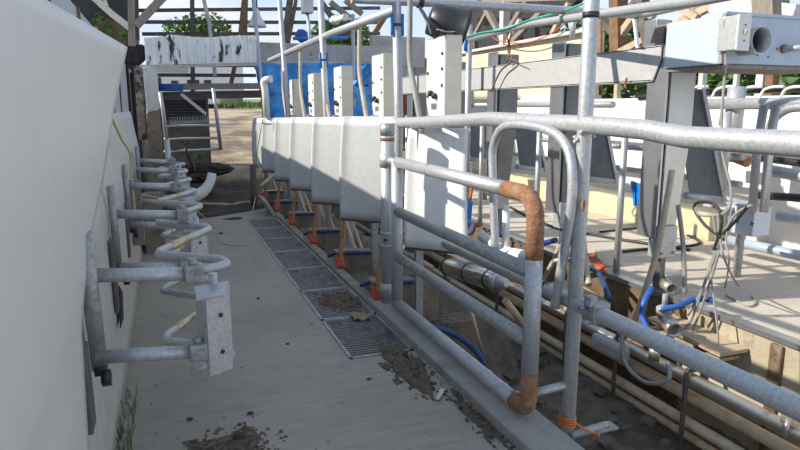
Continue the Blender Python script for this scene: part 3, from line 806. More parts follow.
# black bucket/dish at the top of the largest box
r = thing('black_bucket', 'black plastic bucket tipped sideways above the largest control box', 'bucket', at(447, 22, X=1.78))
c = at(447, 20, X=1.80); ax = (at(468, 27, X=2.02) - at(428, 14, X=1.75)).normalized()
c0 = at(431, 19, X=1.78)
b = MB(); b.lathe(c0 - V(0, 0, .0), [(.035, -.02), (.105, -.01), (.122, .10), (.136, .22), (.145, .225), (.145, .25), (.130, .25), (.110, .05)], 28, ax); b.build('body', 'black_plastic', r)
b = MB(); b.tube(spline([c0 + ax * .2 + V(0, -.11, .05), c0 + ax * .12 + V(0, -.12, -.06), c0 + ax * .0 + V(0, -.10, -.08)]), .005, seg=6); b.build('handle', 'galv', r)
b = MB(); b.tube(spline([at(420, 8, X=1.70), at(427, 20, X=1.69), at(432, 35, X=1.69)]), .012, seg=8); tag(b.build('black_cable', 'cable_black'), 'thick black cable dropping from the overhead pipe behind the bucket', 'cable')

# overhead pipes
b = MB(); b.tube([(PX, 10.9, 2.262), (PX, 6.76, 2.262), (PX, 4.70, 2.225)], .036, seg=18)
tag(b.build('overhead_pipe', 'galv'), 'long overhead pipe rising from the left end to the blue tied post', 'pipe')
b = MB(); b.tube([(1.35, 4.66, 2.28), (2.2, 4.66, 2.29), at(640, 15, Y=4.66), at(712, -1, Y=4.1), at(790, -22, Y=3.6)], .034, .12, seg=18)
r = thing('cross_pipe', 'overhead cross pipe running right from the blue tied post, bent near the clamp', 'pipe', (2.6, 4.66, 2.28))
b.build('tube', 'galv', r)
for px, py in ((420, 2), (637, 14), (652, 14)):
    q = at(px, py, Y=4.66); k = MB(); k.tube([q + V(-.02, 0, 0), q + V(.02, 0, 0)], .045, seg=16); k.build('clamp', 'galv_worn' if px > 500 else 'cable_black', r)
b = MB(); b.tube([at(466, 40, X=3.45), at(530, 24, X=3.3), at(700, 0, X=2.9), at(760, -12, X=2.8)], .034, .1, seg=16)
r = thing('sloping_pipe', 'galvanised pipe with green hose tied along it, upper right', 'pipe', (3.3, 6, 2.2)); b.build('tube', 'galv', r)
k = MB(); k.tube(spline([at(458, 39, X=3.40), at(480, 33, X=3.36), at(505, 29, X=3.3), at(530, 20, X=3.26), at(560, 12, X=3.18), at(585, 3, X=3.1)]), .010, seg=8); k.build('green_hose', 'green', r)

# tall right-row posts
for i, (px, X, ztp, l) in enumerate(((468, 3.45, 2.45, 'slim galvanised post with a blue tie behind the black bucket'), (545, 6.0, 3.2, ''), (354, 3.45, 3.2, 'slim galvanised upright left of the second control box, over the tarp'))):
    if not l: continue
    q = at(px, 100, X=X)
    r = thing('row_post', l, 'post', (q.x, q.y, 0), 'slim posts on the far platform')
    b = MB(); b.tube([(q.x, q.y, 0), (q.x, q.y, ztp)], .036, seg=14); b.build('tube', 'galv', r)
    if i == 0:
        k = MB(); k.tube([(q.x - .05, q.y, 2.15), (q.x - .05, q.y, 2.30)], .018, seg=8); k.build('blue_tie', 'plastic_blue', r)

# ================================================================== FAR ROW: BEAM, BOXES, PANELS
b = MB()
BXX = 3.62
by0 = 3.97
poly = [(BXX, by0 + .02, 1.965), (BXX, by0 + .02, 1.86), (BXX, by0 + .09, 1.70), (BXX, 11.4, 1.70), (BXX, 11.4, 1.965)]
b.prism(poly, (.012, 0, 0), .003)
r = thing('channel_beam', 'long pale grey sheet metal beam across the far stalls', 'beam', (BXX, 8, 1.70))
b.build('web', 'beam_paint', r)
b = MB(); b.box((BXX, by0 + .02, 1.955), (BXX + .14, 11.4, 1.967)); b.box((BXX, by0 + .1, 1.698), (BXX + .14, 11.4, 1.71)); b.build('flange', 'beam_paint', r)
b = MB(); b.box((BXX - .004, 6.9, 1.70), (BXX, 6.905, 1.96)); b.build('seam', 'stainless_dull', r)
# strap hanging off beam (rusty brown rope)
b = MB(); b.tube(spline([at(512, 30, X=3.55), at(508, 50, X=3.55), at(512, 60, X=3.55), at(500, 72, X=3.55), at(491, 92, X=3.55)]), .010, seg=6)
b.tube(spline([at(506, 35, X=3.55), at(510, 48, X=3.55), at(507, 62, X=3.55)]), .010, seg=6); b.tube([at(508, 58, X=3.55), at(519, 62, X=3.5)], .006, seg=6)
tag(b.build('brown_rope', 'timber_brown'), 'knotted brown rope hanging over the pale beam', 'rope')
b = MB(); b.tube(spline([at(627, 78, X=3.58), at(625, 84, X=3.58), at(626, 88, X=3.58)]), .010, seg=6); tag(b.build('rust_hook', 'rust'), 'small rusty hook on the lower edge of the pale beam', 'hook')

FY = [4.0, 5.36, 6.68, 8.0, 9.35, 10.6]
fl = ['stainless upright control box right of the foreground post, below the blue grey cabinet', 'dark upright control box just left of the foreground post', 'dark upright control box second left of the foreground post', 'dark upright control box behind the largest white fronted box', 'far upright control box near the tarp end of the beam', 'farthest upright control box of the far row']
for i, y in enumerate(FY):
    r = thing('upright_box', fl[i], 'control box', (3.95, y, 0), 'upright control boxes under the pale beam')
    x0 = 3.64
    b = MB(); b.prism([(x0 + .05, y - .06, .50), (x0 + .22, y - .06, .54), (x0 + .30, y - .06, 1.3), (x0 + .30, y - .06, 2.1), (x0 + .05, y - .06, 2.1)], (0, .22, 0), .006)
    b.build('housing', 'stainless_dull' if i == 0 else 'box_shaded', r)
    b = MB(); b.box((x0 + .0, y - .07, .46), (x0 + .022, y + .14, 2.12), .003); b.build('side_channel', 'stainless_dull', r)
    b = MB(); b.box((x0 + .022, y - .03, .6), (x0 + .05, y + .14, 2.05)); b.build('gap_shade', 'cable_black', r)  # black strip stands in for shade between channel and housing
    b = MB(); b.box((x0 + .02, y - .10, .30), (x0 + .20, y + .02, .56), .005); b.build('mount_plate', 'galv', r)
    for q in ((.05, .34), (.17, .34), (.05, .51)):
        k = MB(); k.cyl((x0 + q[0], y - .10, q[1]), (x0 + q[0], y - .112, q[1]), .012, 8); k.build('bolt', 'galv_worn', r)
    b = MB(); b.bar((x0 + .12, y - .02, 0), (x0 + .12, y - .02, .34), .07, .05, (1, 0, 0)); b.build('foot_post', 'box_shaded', r)
    # splash panel seen from behind, tilted; dark colour paints its shaded rear
    dy = y - 4.0
    A = [at(676, 90, Y=4.2), at(700, 90, Y=4.2), at(721, 197, Y=4.0), at(690, 194, Y=4.0)]
    A = [p + V(0, dy, 0) for p in A]
    if i: A[0] = A[0].lerp(A[3], .33); A[1] = A[1].lerp(A[2], .33)
    r = thing('splash_panel', 'tilted back panel, painted dark as if shaded, right of the ' + ['near stainless upright box under the cabinet', 'upright box just left of the foreground post', 'upright box second left of the foreground post', 'upright box behind the largest white fronted box', 'far upright box near the tarp', 'farthest upright box'][i], 'panel', (A[3] + A[2]) / 2, 'tilted splash panels of the far row')
    b = MB(); b.prism(A, (.004, .012, 0)); b.build('sheet', 'panel_shaded', r)
    b = MB(); b.bar(A[1] + V(.02, 0, 0), A[2] + V(.03, 0, -.04), .035, .045, (0, 1, 0)); b.tube([A[2] + V(-.01, 0, -.02), A[3] + V(-.05, 0, -.01)], .03, seg=10); b.build('frame', 'galv', r)
    # stall tube on the far platform
    b = MB(); q = y + .55
    b.tube([(3.80, q, 0), (3.80, q, 1.36)], .03, seg=12)
    tag(b.build('stall_post', 'galv'), 'galvanised platform post beyond the ' + ['near stainless upright box', 'upright box just left of the foreground post', 'upright box second left of the foreground post', 'upright box behind the largest white fronted box', 'far upright box near the tarp', 'farthest upright box'][i], 'post', 'stall posts on the far platform edge')
# blue plastic flags/handle hanging right of the foreground post
b = MB(); b.prism([at(630.5, 181, X=3.66), at(635, 183, X=3.66), at(635, 205, X=3.66), at(633.5, 206, X=3.66)], (.03, 0, 0)); b.prism([at(636, 183, X=3.66), at(641, 184, X=3.66), at(641, 204, X=3.66), at(637, 205, X=3.66)], (.03, 0, 0))
tag(b.build('blue_tag', 'plastic_blue'), 'bright blue plastic flap hanging beside the near upright box', 'tag')
b = MB(); b.tube(spline([at(636, 206, X=3.66), at(632, 212, X=3.66), at(634, 216, X=3.66), at(638, 212, X=3.66)]), .006, seg=6); tag(b.build('blue_flap_wire', 'hose_grey'), 'thin wire loop below the blue flap', 'wire')

# galvanised stall frames on the far platform
def railp(name, pts, r, label, m='galv', rb=.08, group=None, cat='pipe'):
    b = MB(); b.tube(pts, r, rb, seg=14); return tag(b.build(name, m), label, cat, group)
X1 = 5.3
railp('stall_rail', [(X1, 1.5, 1.535), (X1, 5.62, 1.53)], .055, 'thick pale pipe at eye height on the right, ending near the stainless box', cat='rail')
railp('stall_rail', [(X1, 6.6, 1.53), (X1, 9.3, 1.54)], .042, 'thick pale pipe at eye height between the dark upright boxes', cat='rail')
railp('stall_rail', [(X1, 9.7, 1.53), (X1, 12.5, 1.54)], .042, 'pale pipe at eye height toward the far stalls', cat='rail')
q = at(752, 170, X=4.9)
for i, (px, l) in enumerate(((752, 'left one of a pair of short uprights above the grey junction box'), (764, 'right one of a pair of short uprights above the grey junction box'))):
    a = at(px + (3 if i else 8), 140, X=4.6); c = at(px, 212, X=4.6)
    railp('short_upright', [at(px + 12, 105, X=4.6), at(px + 5, 150, X=4.6), c], .034, l, cat='post', group='short uprights above the junction box')
railp('stall_pipe', [at(768, 170, X=4.9), at(800, 176, X=4.9), at(840, 182, X=4.9)], .05, 'pale horizontal pipe at the right edge above the junction box')
railp('dark_hose_rail', [at(762, 158, X=5.4), at(800, 163, X=5.4), at(850, 168, X=5.4)], .035, 'dark horizontal pipe at the right edge, upper of two', 'cable_black')
railp('dark_hose_rail', [at(756, 195, X=5.0), at(800, 198, X=5.0), at(850, 203, X=5.0)], .035, 'dark horizontal pipe at the right edge, lower of two', 'cable_black')
railp('curved_rail', spline([at(770, 130, X=5.2), at(775, 118, X=5.2), at(788, 109, X=5.2), at(805, 107, X=5.2)]), .04, 'dark pipe curving upward at the right edge', 'galv_worn', 0)
railp('rusty_pipe', [at(716, 155, X=5.8), at(735, 157, X=5.8), at(748, 162, X=5.8)], .06, 'rusty pipe stub in front of the white wall', 'rust')
railp('thick_post', [at(731, 150, X=5.4), (at(731, 150, X=5.4).x, at(731, 150, X=5.4).y, 1.7)], .085, 'thick pale post in front of the white wall at right', cat='post')
railp('leaning_pipe', [at(727, 112, X=5.2), at(722, 190, X=5.2)], .045, 'slim leaning pale pipe left of the thick post', cat='post')
for i, (px, X, l) in enumerate(((428, 4.9, 'slim galvanised stall upright behind the white splash panel'), (470, 4.4, 'slim galvanised stall upright right of the white splash panel'), (486, 4.9, 'slim galvanised stall upright behind the gate bend'))):
    q = at(px, 150, X=X); railp('stall_upright', [(q.x, q.y, 0), (q.x, q.y, 1.35)], .036, l, cat='post', group='stall uprights on the far platform')
for i, (y, z, l) in enumerate(((6.0, 1.0, 'horizontal stall pipe at chest height in front of the white wall'), (7.2, .72, 'horizontal stall pipe at knee height in front of the white wall'))):
    railp('cross_stall_pipe', [(5.5, 4.8, z), (5.5, 13, z)], .035, l, 'galv_worn', cat='pipe')

# back right wall, kerb and cream block wall
b = MB(); b.box((6.2, -1, .0), (6.40, 13.5, 1.62))
struct('wall_right', b, 'white_wash', 'low whitewashed wall along the far side of the right platform', 'wall')
b = MB(); b.box((5.72, 5.35, 0), (6.2, 13.5, .30), .01)
struct('trim_4', b, 'cream_kerb', 'cream painted manger kerb at the foot of the white wall', 'kerb')
def block_wall(name, a, c, z0, z1, th):
    m, nt, bb = nodes('block_paint'); L = nt.links.new
    tc = nt.nodes.new('ShaderNodeTexCoord'); sp = nt.nodes.new('ShaderNodeSeparateXYZ'); cb = nt.nodes.new('ShaderNodeCombineXYZ')
    L(tc.outputs['Object'], sp.inputs[0]); L(sp.outputs['Y'], cb.inputs['X']); L(sp.outputs['Z'], cb.inputs['Y'])
    br = nt.nodes.new('ShaderNodeTexBrick'); br.inputs['Scale'].default_value = 1; br.inputs['Brick Width'].default_value = .9; br.inputs['Row Height'].default_value = .3; br.inputs['Mortar Size'].default_value = .008
    br.inputs['Color1'].default_value = (.62, .55, .40, 1); br.inputs['Color2'].default_value = (.68, .61, .46, 1); br.inputs['Mortar'].default_value = (.50, .44, .32, 1)
    L(cb.outputs[0], br.inputs['Vector']); L(br.outputs['Color'], bb.inputs['Base Color']); bb.inputs['Roughness'].default_value = .9
    M['block_paint'] = m
    b = MB(); b.box((a[0], a[1], z0), (c[0] + th, c[1], z1))
    return struct(name, b, 'block_paint', 'tall cream block wall behind the pale beam', 'wall')
block_wall('wall_block', (6.42, 8.55), (6.42, 15.5), 0, 2.66, .2)
b = MB(); b.bar((6.42, 8.5, 2.69), (6.5, 15.5, 2.69), .28, .05); struct('trim_5', b, 'timber_silver', 'weathered capping along the cream block wall', 'capping')
# square brown/white posts standing on the low wall
for i, (px, py0, py1, w, m, l) in enumerate(((760, 100, 74, .09, 'pvc_white', 'pale square post on the white wall under the blue grey cabinet'), (770, 100, 74, .10, 'timber_brown', 'brown square post on the white wall under the blue grey cabinet'), (701, 98, 75, .07, 'timber_silver', 'weathered post on the white wall left under the cabinet'), (735, 96, 72, .05, 'timber_silver', 'thin weathered post on the white wall mid under the cabinet'), (617, 96, 86, .07, 'timber_tan', 'tan post stub on the wall right of the foreground post'))):
    q = at(px, py0, X=6.3); b = MB(); b.bar((6.3, q.y, 1.62), (6.3, q.y, at(px, py1, X=6.3).z + .4), w, w, (1, 0, 0)); tag(b.build('wall_post', m), l, 'post')
# dark conduit and white hooks along the wall
railp('dark_conduit', [at(640, 98, X=6.0), at(690, 93, X=6.0), at(800, 88, X=6.0), at(860, 85, X=6.0)], .04, 'black conduit running along above the white wall', 'cable_black')
for i, px in enumerate((688, 716, 742, 764, 785)):
    a = at(px, 96, X=5.95); railp('white_hook', spline([at(px - 4, 97, X=5.9), at(px, 90, X=5.9), at(px + 8, 87, X=5.9), at(px + 20, 86.5, X=5.9)]), .014, ['leftmost', 'second from the left', 'middle', 'second from the right', 'rightmost'][i] + ' white hook along the black conduit under the blue grey cabinet', 'pvc_white', 0, 'white hooks on the black conduit', 'hook')

# blue-grey cabinet with switch box and duct port
r = thing('metal_cabinet', 'blue grey sheet metal cabinet hanging at upper right with a round duct port', 'cabinet', (4.1, 3.7, 1.77))
cx0, cx1, cy0, cy1, cz0, cz1 = 3.62, 4.75, 3.42, 3.95, 1.79, 2.12
b = MB(); b.box((cx0, cy0 + .01, cz0), (cx1, cy1, cz1), .006); b.build('side_panel', 'painted_blue', r)
b = MB(); b.box((cx0 + .01, cy0, cz0 + .005), (cx1, cy0 + .02, cz1 - .004), .003); b.build('end_panel', 'painted_blue_shade', r)
b = MB(); b.box((cx0 - .004, cy0 - .012, cz0), (cx0 + .035, cy0 + .02, cz1 + .01), .003); b.build('corner_post', 'galv_worn', r)
b = MB(); b.box((cx0, cy0 - .015, cz1 - .005), (cx1, cy0 + .02, cz1 + .018), .004); b.build('top_lip', 'painted_blue_shade', r)
b = MB(); b.box((cx0 + .02, cy0 - .01, cz0 - .03), (cx1, cy1 - .02, cz0 - .002), .004); b.build('base_board', 'timber', r)
q = at(763, 40, Y=3.42)
q = at(762, 40, Y=3.27); q = V(q.x, 3.42, q.z)
b = MB(); b.pipe(q, q + V(0, -.15, 0), .092, .086, 28); b.build('duct_port', 'galv', r)
b = MB(); b.cyl(q + V(0, -.004, 0), q + V(0, .01, 0), .086, 24); b.build('duct_back', 'dark_gap', r)
s0 = at(743, 33, Y=3.27)
b = MB(); b.box(s0 + V(-.055, .0, -.11), s0 + V(.05, .155, .115), .006); b.build('switch_box', 'galv', r)
b = MB(); b.box(s0 + V(-.06, -.014, -.115), s0 + V(.055, .0, .12), .008); sw = b.build('switch_plate', 'box_white', r)
b = MB(); b.box(s0 + V(-.012, -.03, -.012), s0 + V(.012, -.012, .02), .003, RX(.4)); b.build('toggle', 'pvc_tan', sw)
for dz in (.05, -.05):
    k = MB(); k.cyl(s0 + V(0, -.014, dz), s0 + V(0, -.017, dz), .006, 8); k.build('screw', 'cable_black', sw)
b = MB(); b.tube([at(724, 20, Y=3.38), at(726, 60, Y=3.38), at(722, 110, Y=3.36), at(720, 125, Y=3.34)], .010, .1, seg=8); tag(b.build('grey_conduit', 'hose_grey'), 'thin grey cable hanging from the corner of the blue grey cabinet', 'cable')
q = at(783, 49, Y=3.42)
b = MB(); b.cyl(q + V(.0, .0, 0), q + V(0, -.02, 0), .03, 16); b.build('gland', 'rust', r)
b = MB(); b.tube(spline([q, q + V(.02, -.08, 0), q + V(.10, -.14, .01), q + V(.3, -.2, .02)]), .022, seg=10); tag(b.build('pipe_stub', 'galv'), 'pipe stub leaving the blue grey cabinet at the right edge', 'pipe')
for px, py in ((757, 55), (777, 49), (768, 57)):
    k = MB(); k.cyl(at(px, py, Y=3.42), at(px, py, Y=3.42) + V(0, -.004, 0), .006, 8); k.build('hole', 'dark_gap', r)
b = MB(); q = at(633, 38, X=3.9)
b.box((3.80, 4.26, 1.97), (3.96, 4.40, 2.2), .005); tag(b.build('open_box', 'stainless_dull'), 'open dull metal box standing behind the beam end left of the cabinet', 'box')
b = MB(); b.prism([at(650, 43, X=3.6), at(662, 43, X=3.6), at(664, 26, X=3.6), at(655, 28, X=3.6)], (.02, 0, 0)); 
tag(b.build('black_flap', 'cable_black'), 'black flap on the open metal box behind the beam end', 'flap')
for px, py, l in ((487, 62, 'small grey box top behind the beam below the rope'), (563, 52, 'grey box top behind the beam left of the foreground post')): pass

# grey junction box and long pipe lower right, cables
r = thing('junction_box', 'light blue grey junction box low on the right platform', 'box', (4.7, 4.0, 0))
jz0, jz1 = at(759, 239, X=4.6).z, at(759, 208, X=4.6).z
b = MB(); b.box((4.60, 3.85, jz0), (4.80, 4.14, jz1), .012); b.build('housing', 'painted_blue', r)
b = MB(); b.box((4.59, 3.84, jz1 - .012), (4.81, 4.15, jz1 + .006), .005); b.build('lid', 'painted_blue_shade', r)
b = MB()
for px, py in ((737, 221), (752, 224)):
    c = at(px, py, X=4.597); b.bar(c + V(0, -.018, .01), c + V(0, .018, -.01), .006, .008); b.bar(c + V(0, -.01, -.018), c + V(0, .01, .018), .006, .008, (1, 0, 0))
b.build('screw_cross', 'cable_black', r)
b = MB(); b.bar((4.77, 4.11, 0), (4.77, 4.11, jz0 + .01), .05, .05, (1, 0, 0)); b.build('foot', 'galv_worn', r)
b = MB(); b.box((4.5, 4.05, jz1 - .05), (4.6, 4.3, jz1 - .03), .003); b.build('side_flange', 'beam_paint', r)
railp('floor_pipe', [at(728, 240, Z=.16), at(765, 248, Z=.16), at(830, 262, Z=.16)], .05, 'thick blue grey pipe lying behind the junction box at the right edge', 'painted_blue_shade')
railp('motor_pipe', [at(778, 216, Z=.38), at(835, 224, Z=.38)], .055, 'blue grey pipe at the right edge level with the junction box', 'painted_blue_shade')
b = MB(); b.sheet([[at(715, 236, Z=.06) + V(.9 * i / 6, -.12 * i / 6 + .1 * j, .05 * math.sin(i * .5)) for j in range(3)] for i in range(7)], .01); tag(b.build('bent_strip', 'beam_paint'), 'pale bent metal strip on the floor under the junction box', 'strip')

def cable(pts, r, m, label, name='cable', group=None):
    b = MB(); b.tube(spline(pts, 7), r, seg=7); return tag(b.build(name, m), label, 'cable', group)
CX = 3.55
G = 'loose cables bundled at the right platform'
cable([at(722, 100, X=CX), at(722, 150, X=CX), at(731, 190, X=CX), at(726, 212, X=CX), at(700, 215, X=CX), at(693, 204, X=CX)], .009, 'hose_grey', 'thin grey cable dropping behind the top rail to the cable bundle', group=G)
cable([at(752, 205, X=CX), at(735, 215, X=CX), at(722, 238, X=CX), at(712, 260, X=CX), at(702, 290, X=CX), at(688, 315, X=CX)], .010, 'hose_grey', 'grey cable curving from the junction box down to the pit edge', group=G)
cable([at(725, 240, X=CX), at(705, 225, X=CX), at(694, 208, X=CX), at(700, 202, X=CX), at(715, 205, X=CX), at(722, 222, X=CX), at(714, 250, X=CX)], .011, 'cable_black', 'black cable looped in the bundle above the pit edge', group=G)
cable([at(718, 215, X=CX), at(720, 238, X=CX), at(725, 260, X=CX), at(738, 285, Z=.01), at(755, 300, Z=.01), at(748, 306, Z=.01), at(726, 295, Z=.01)], .008, 'hose_grey', 'grey cable falling in a loop onto the pale floor', group=G)
cable([at(732, 208, X=CX), at(726, 240, X=CX), at(729, 262, X=CX), at(725, 288, Z=.01)], .007, 'hose_grey', 'thin grey cable ending on the pale floor', group=G)
cable([at(713, 216, X=CX), at(716, 245, X=CX), at(711, 270, X=CX), at(714, 300, X=CX), at(718, 335, X=CX), at(717, 356, X=CX)], .007, 'hose_grey', 'grey cable hanging down in front of the cream pit wall', group=G)
cable([at(718, 250, X=CX), at(706, 280, X=CX), at(692, 318, X=CX), at(682, 332, X=CX)], .009, 'hose_grey', 'grey cable dropping to the pipes, left strand', group=G)
cable([at(719, 252, X=CX), at(710, 282, X=CX), at(697, 320, X=CX), at(688, 338, X=CX)], .009, 'hose_grey', 'grey cable dropping to the pipes, right strand', group=G)
cable([at(748, 206, X=CX), at(738, 218, X=CX), at(722, 236, X=CX), at(716, 250, X=CX)], .012, 'cable_black', 'short black cable entering the bundle', group=G)
cable([at(560, 258, Z=.01), at(640, 250, Z=.01), at(700, 243, Z=.01), at(660, 228, Z=.01), at(600, 232, Z=.01)], .018, 'cable_black', 'long black cable lying across the right platform floor', 'floor_cable')
cable([at(480, 190, Z=.015), at(540, 222, Z=.015), at(600, 236, Z=.015), at(690, 250, Z=.015)], .018, 'cable_black', 'black cable lying along the far side of the right platform floor', 'floor_cable')
# tan rubber hoses crossing the near upright box
cable([at(672, 170, X=3.58), at(666, 205, X=3.57), at(654, 262, X=3.55), at(632, 328, X=3.5)], .024, 'hose_tan', 'thick tan hose slanting down below the near upright box', 'milk_tube')
cable([at(678, 205, X=3.66), at(683, 245, X=3.66), at(685, 294, X=3.66)], .018, 'hose_grey', 'grey hose hanging right of the near upright box', 'milk_tube')
cable([at(583, 235, X=3.5), at(586, 262, X=3.4), at(589, 285, X=3.3)], .026, 'hose_tan', 'tan hose hanging just right of the foreground post', 'milk_tube')
cable([at(560, 245, X=3.4), at(553, 262, X=3.4), at(543, 280, X=3.4)], .024, 'hose_tan', 'tan hose slanting just left of the foreground post', 'milk_tube')

# milk meters and shell fittings in the pit, blue hoses
def cup(c, ax, r, L, label, name='milk_fitting'):
    t = thing(name, label, 'fitting', c, 'stainless fittings in the pit')
    b = MB(); b.pipe(c, Vector(c) + Vector(ax).normalized() * L, r, r * .85, 22); b.build('sleeve', 'stainless', t)
    b = MB(); b.lathe(Vector(c) + Vector(ax).normalized() * L * .3, [(r * .5, -L * .5), (r * .9, -L * .4), (r * .95, 0)], 20, ax); b.build('body', 'stainless_dull', t)
    return t
cup(at(668, 322, X=3.3), (-.3, -.8, -.15), .055, .12, 'open stainless cup facing out beneath the looped cables')
cup(at(664, 283, X=3.62), (-.2, -.8, -.1), .045, .12, 'stainless fitting on the pit edge below the near upright box')
cup(at(655, 345, X=3.3), (0, 0, -1), .04, .12, 'stainless fitting hanging below the lower rail')
cable([at(712, 300, X=3.6), at(695, 299, X=3.55), at(678, 306, X=3.4), at(662, 309, X=3.3)], .022, 'hose_bright', 'blue hose running from the platform edge to the stainless cup', 'blue_hose')
cable([at(652, 288, X=3.45), at(645, 300, X=3.35), at(642, 315, X=3.3), at(648, 330, X=3.25)], .022, 'hose_bright', 'blue hose curving down left of the stainless cup', 'blue_hose')
cable([at(590, 268, X=3.5), at(600, 276, X=3.4), at(610, 300, X=3.3)], .022, 'hose_blue', 'dark blue hose right of the foreground post', 'blue_hose')
b = MB(); c = at(664, 312, X=3.4); b.ball(c, .06, (1, 1, 1.1), 2, .05); b.tube([c + V(0, 0, .04), c + V(0, 0, .14)], .02, seg=8); b.tube([c, c + V(-.1, -.05, .06)], .02, seg=8); tag(b.build('valve', 'hose_grey'), 'small valve body above the stainless cup', 'valve')
# timber ledge boards beneath the edge
b = MB(); c = at(700, 322, X=3.62); b.box((3.45, c.y - .35, -.16), (3.71, c.y + .35, -.13), .004, RX(.05)); b.box((3.5, c.y - .3, -.24), (3.7, c.y + .4, -.215), .004)
tag(b.build('ledge_board', 'timber_tan'), 'broken tan boards under the pit edge behind the cup', 'board')
b = MB(); c = at(588, 285, X=3.65); b.box((3.42, c.y - .3, -.25), (3.69, c.y + .3, -.2), .01, RX(.1)); b.box((3.46, c.y - .25, -.5), (3.69, c.y + .1, -.27), .01)
tag(b.build('ledge_board', 'timber_tan'), 'tan blocks under the pit edge right of the foreground post', 'board')
b = MB(); c = at(597, 262, Z=.05); b.prism([at(588, 258, Z=.02), at(593, 257, Z=.09), at(606, 272, Z=.05), at(600, 272, Z=.02)], (.05, .05, .02)); tag(b.build('orange_scrap', 'orange'), 'orange plastic scrap on the pit edge right of the foreground post', 'scrap')
b = MB(); b.box((3.76, 4.78, 0), (4.05, 4.82, .16), .003); tag(b.build('metal_tray', 'stainless_dull'), 'upright dull metal tray at the pit edge left of the slanting tan hose', 'tray')
b = MB(); b.box((3.78, 3.92, .03), (3.98, 4.10, .15), .01); b.box((3.80, 3.86, .0), (3.96, 4.05, .05)); tag(b.build('pump_block', 'stainless_dull'), 'blocky metal fitting at the foot of the near upright box', 'fitting')

# long pipes in the pit (far side)
PG = 'long pipes along the far pit wall'
for (x, z, rr, m, l) in ((3.46, -.435, .048, 'stainless', 'long stainless milk line, uppermost of the pit pipes'), (3.52, -.60, .045, 'pvc_tan', 'long tan pipe just below the stainless milk line'), (3.44, -.755, .040, 'pvc_tan', 'long tan pipe second from the bottom along the pit'), (3.46, -.87, .030, 'pvc_tan', 'thin tan pipe lowest along the far pit wall')):
    railp('pit_pipe', [(x, .5, z), (x, 12.5, z)], rr, l, m, 0, PG)
for i, y in enumerate((3.25, 4.0, 4.7, 6.0, 7.4)):
    b = MB(); b.bar((3.39, y, -.95), (3.39, y, -.36), .03, .02, (0, 1, 0)); b.bar((3.39, y, -.35), (3.72, y, -.35), .03, .03)
    tag(b.build('pipe_hanger', 'timber_dark'), ['nearest', 'second nearest', 'third nearest', 'second farthest', 'farthest'][i] + ' steel pipe hanger in the pit', 'hanger', 'pipe hangers in the pit')
b = MB(); q = at(790, 415, X=3.4); b.box(q + V(-.03, -.04, -.06), q + V(.05, .04, .06), .01); b.tube([q, q + V(-.06, -.02, -.12)], .02, seg=8); tag(b.build('pipe_union', 'stainless'), 'stainless union on the milk line at the right edge', 'fitting')
b = MB(); q = at(610, 347, X=3.3); b.box(q + V(-.05, -.20, -.075), q + V(.05, .20, .065), .035); tag(b.build('meter_cover', 'concrete_grey'), 'rounded grey cover on the pit pipes right of the foreground post', 'cover')
cable([at(622, 330, X=3.3), at(625, 362, X=3.25), at(645, 382, X=3.2), at(668, 380, X=3.25), at(668, 362, X=3.3)], .017, 'hose_grey', 'grey hose looping below the lower rail', 'looped_hose')

# gear in the pit left of the foreground post (behind the gate)
r = thing('milk_jar', 'shiny stainless cylinder with black bands lying behind the gate', 'cylinder', at(473, 275, X=2.25))
a = at(447, 266, X=2.35); c = at(500, 282, X=2.2)
d = (c - a).normalized()
b = MB(); b.lathe(a, [(.03, -.10), (.035, -.03), (.075, 0), (.082, .03), (.082, (c - a).length - .06), (.07, (c - a).length - .02), (.05, (c - a).length)], 28, d); b.build('shell', 'chrome', r)
for t in (.05, .50, .88):
    k = MB(); p0 = a + (c - a) * t; k.tube([p0, p0 + d * .018], .086, seg=24); k.build('band', 'cable_black', r)
b = MB(); b.tube(spline([a - d * .05, a - d * .14 + V(0, 0, -.02), a - d * .22 + V(.0, 0, -.04)]), .014, seg=8); b.build('inlet', 'galv', r)
b = MB(); b.lathe(c, [(.05, 0), (.055, .04), (.03, .08), (.02, .12)], 18, d); b.build('outlet', 'galv', r)
r = thing('pvc_riser', 'white plastic riser pipe with tee on the pit edge behind the gate', 'pipe', at(506, 262, X=3.0))
b = MB(); b.tube([at(506, 262, X=3.0), at(506, 205, X=3.0)], .035, seg=14); b.build('riser', 'pvc_white', r)
b = MB(); b.tube([at(482, 236, X=3.05), at(506, 252, X=3.0), at(532, 258, X=2.9)], .055, seg=14); b.tube([at(497, 243, X=3.0), at(497, 236, X=3.0)], .05, seg=14); b.build('tee', 'pvc_white', r)
b = MB(); b.tube([at(499, 236, X=3.0), at(498, 228, X=3.0)], .022, seg=8); b.build('valve_stem', 'plastic_blue', r)
b = MB(); b.ball(at(502, 236, X=2.98), .022); b.build('red_cap', 'orange', r)
b = MB(); b.prism([at(463.5, 203, X=2.6), at(468, 202, X=2.6), at(466, 226, X=2.6), at(462.5, 230, X=2.6)], (.05, 0, 0)); tag(b.build('blue_lever', 'plastic_blue'), 'blue plastic handle beside the white splash panel', 'handle')
cable([at(463, 228, X=2.6), at(467, 234, X=2.6), at(473, 232, X=2.6), at(474, 225, X=2.6), at(470, 221, X=2.6)], .014, 'hose_blue', 'small blue hose loop under the blue handle', 'blue_loop')
cable([at(530, 248, X=3.2), at(545, 243, X=3.2), at(556, 240, X=3.2)], .025, 'hose_blue', 'short blue hose left of the foreground post', 'blue_hose')
b = MB(); b.tube(spline([at(473, 176, X=3.1), at(471, 195, X=3.1), at(468, 215, X=3.1)]), .016, seg=8); tag(b.build('orange_rod', 'cord_orange'), 'short orange rod behind the white splash panel', 'rod')
b = MB(); q = at(478, 225, X=3.5); b.ball(q, .05, (1.3, .9, .6), 2, .3); tag(b.build('orange_scrap', 'orange'), 'orange scrap on the far pit edge behind the gate', 'scrap')
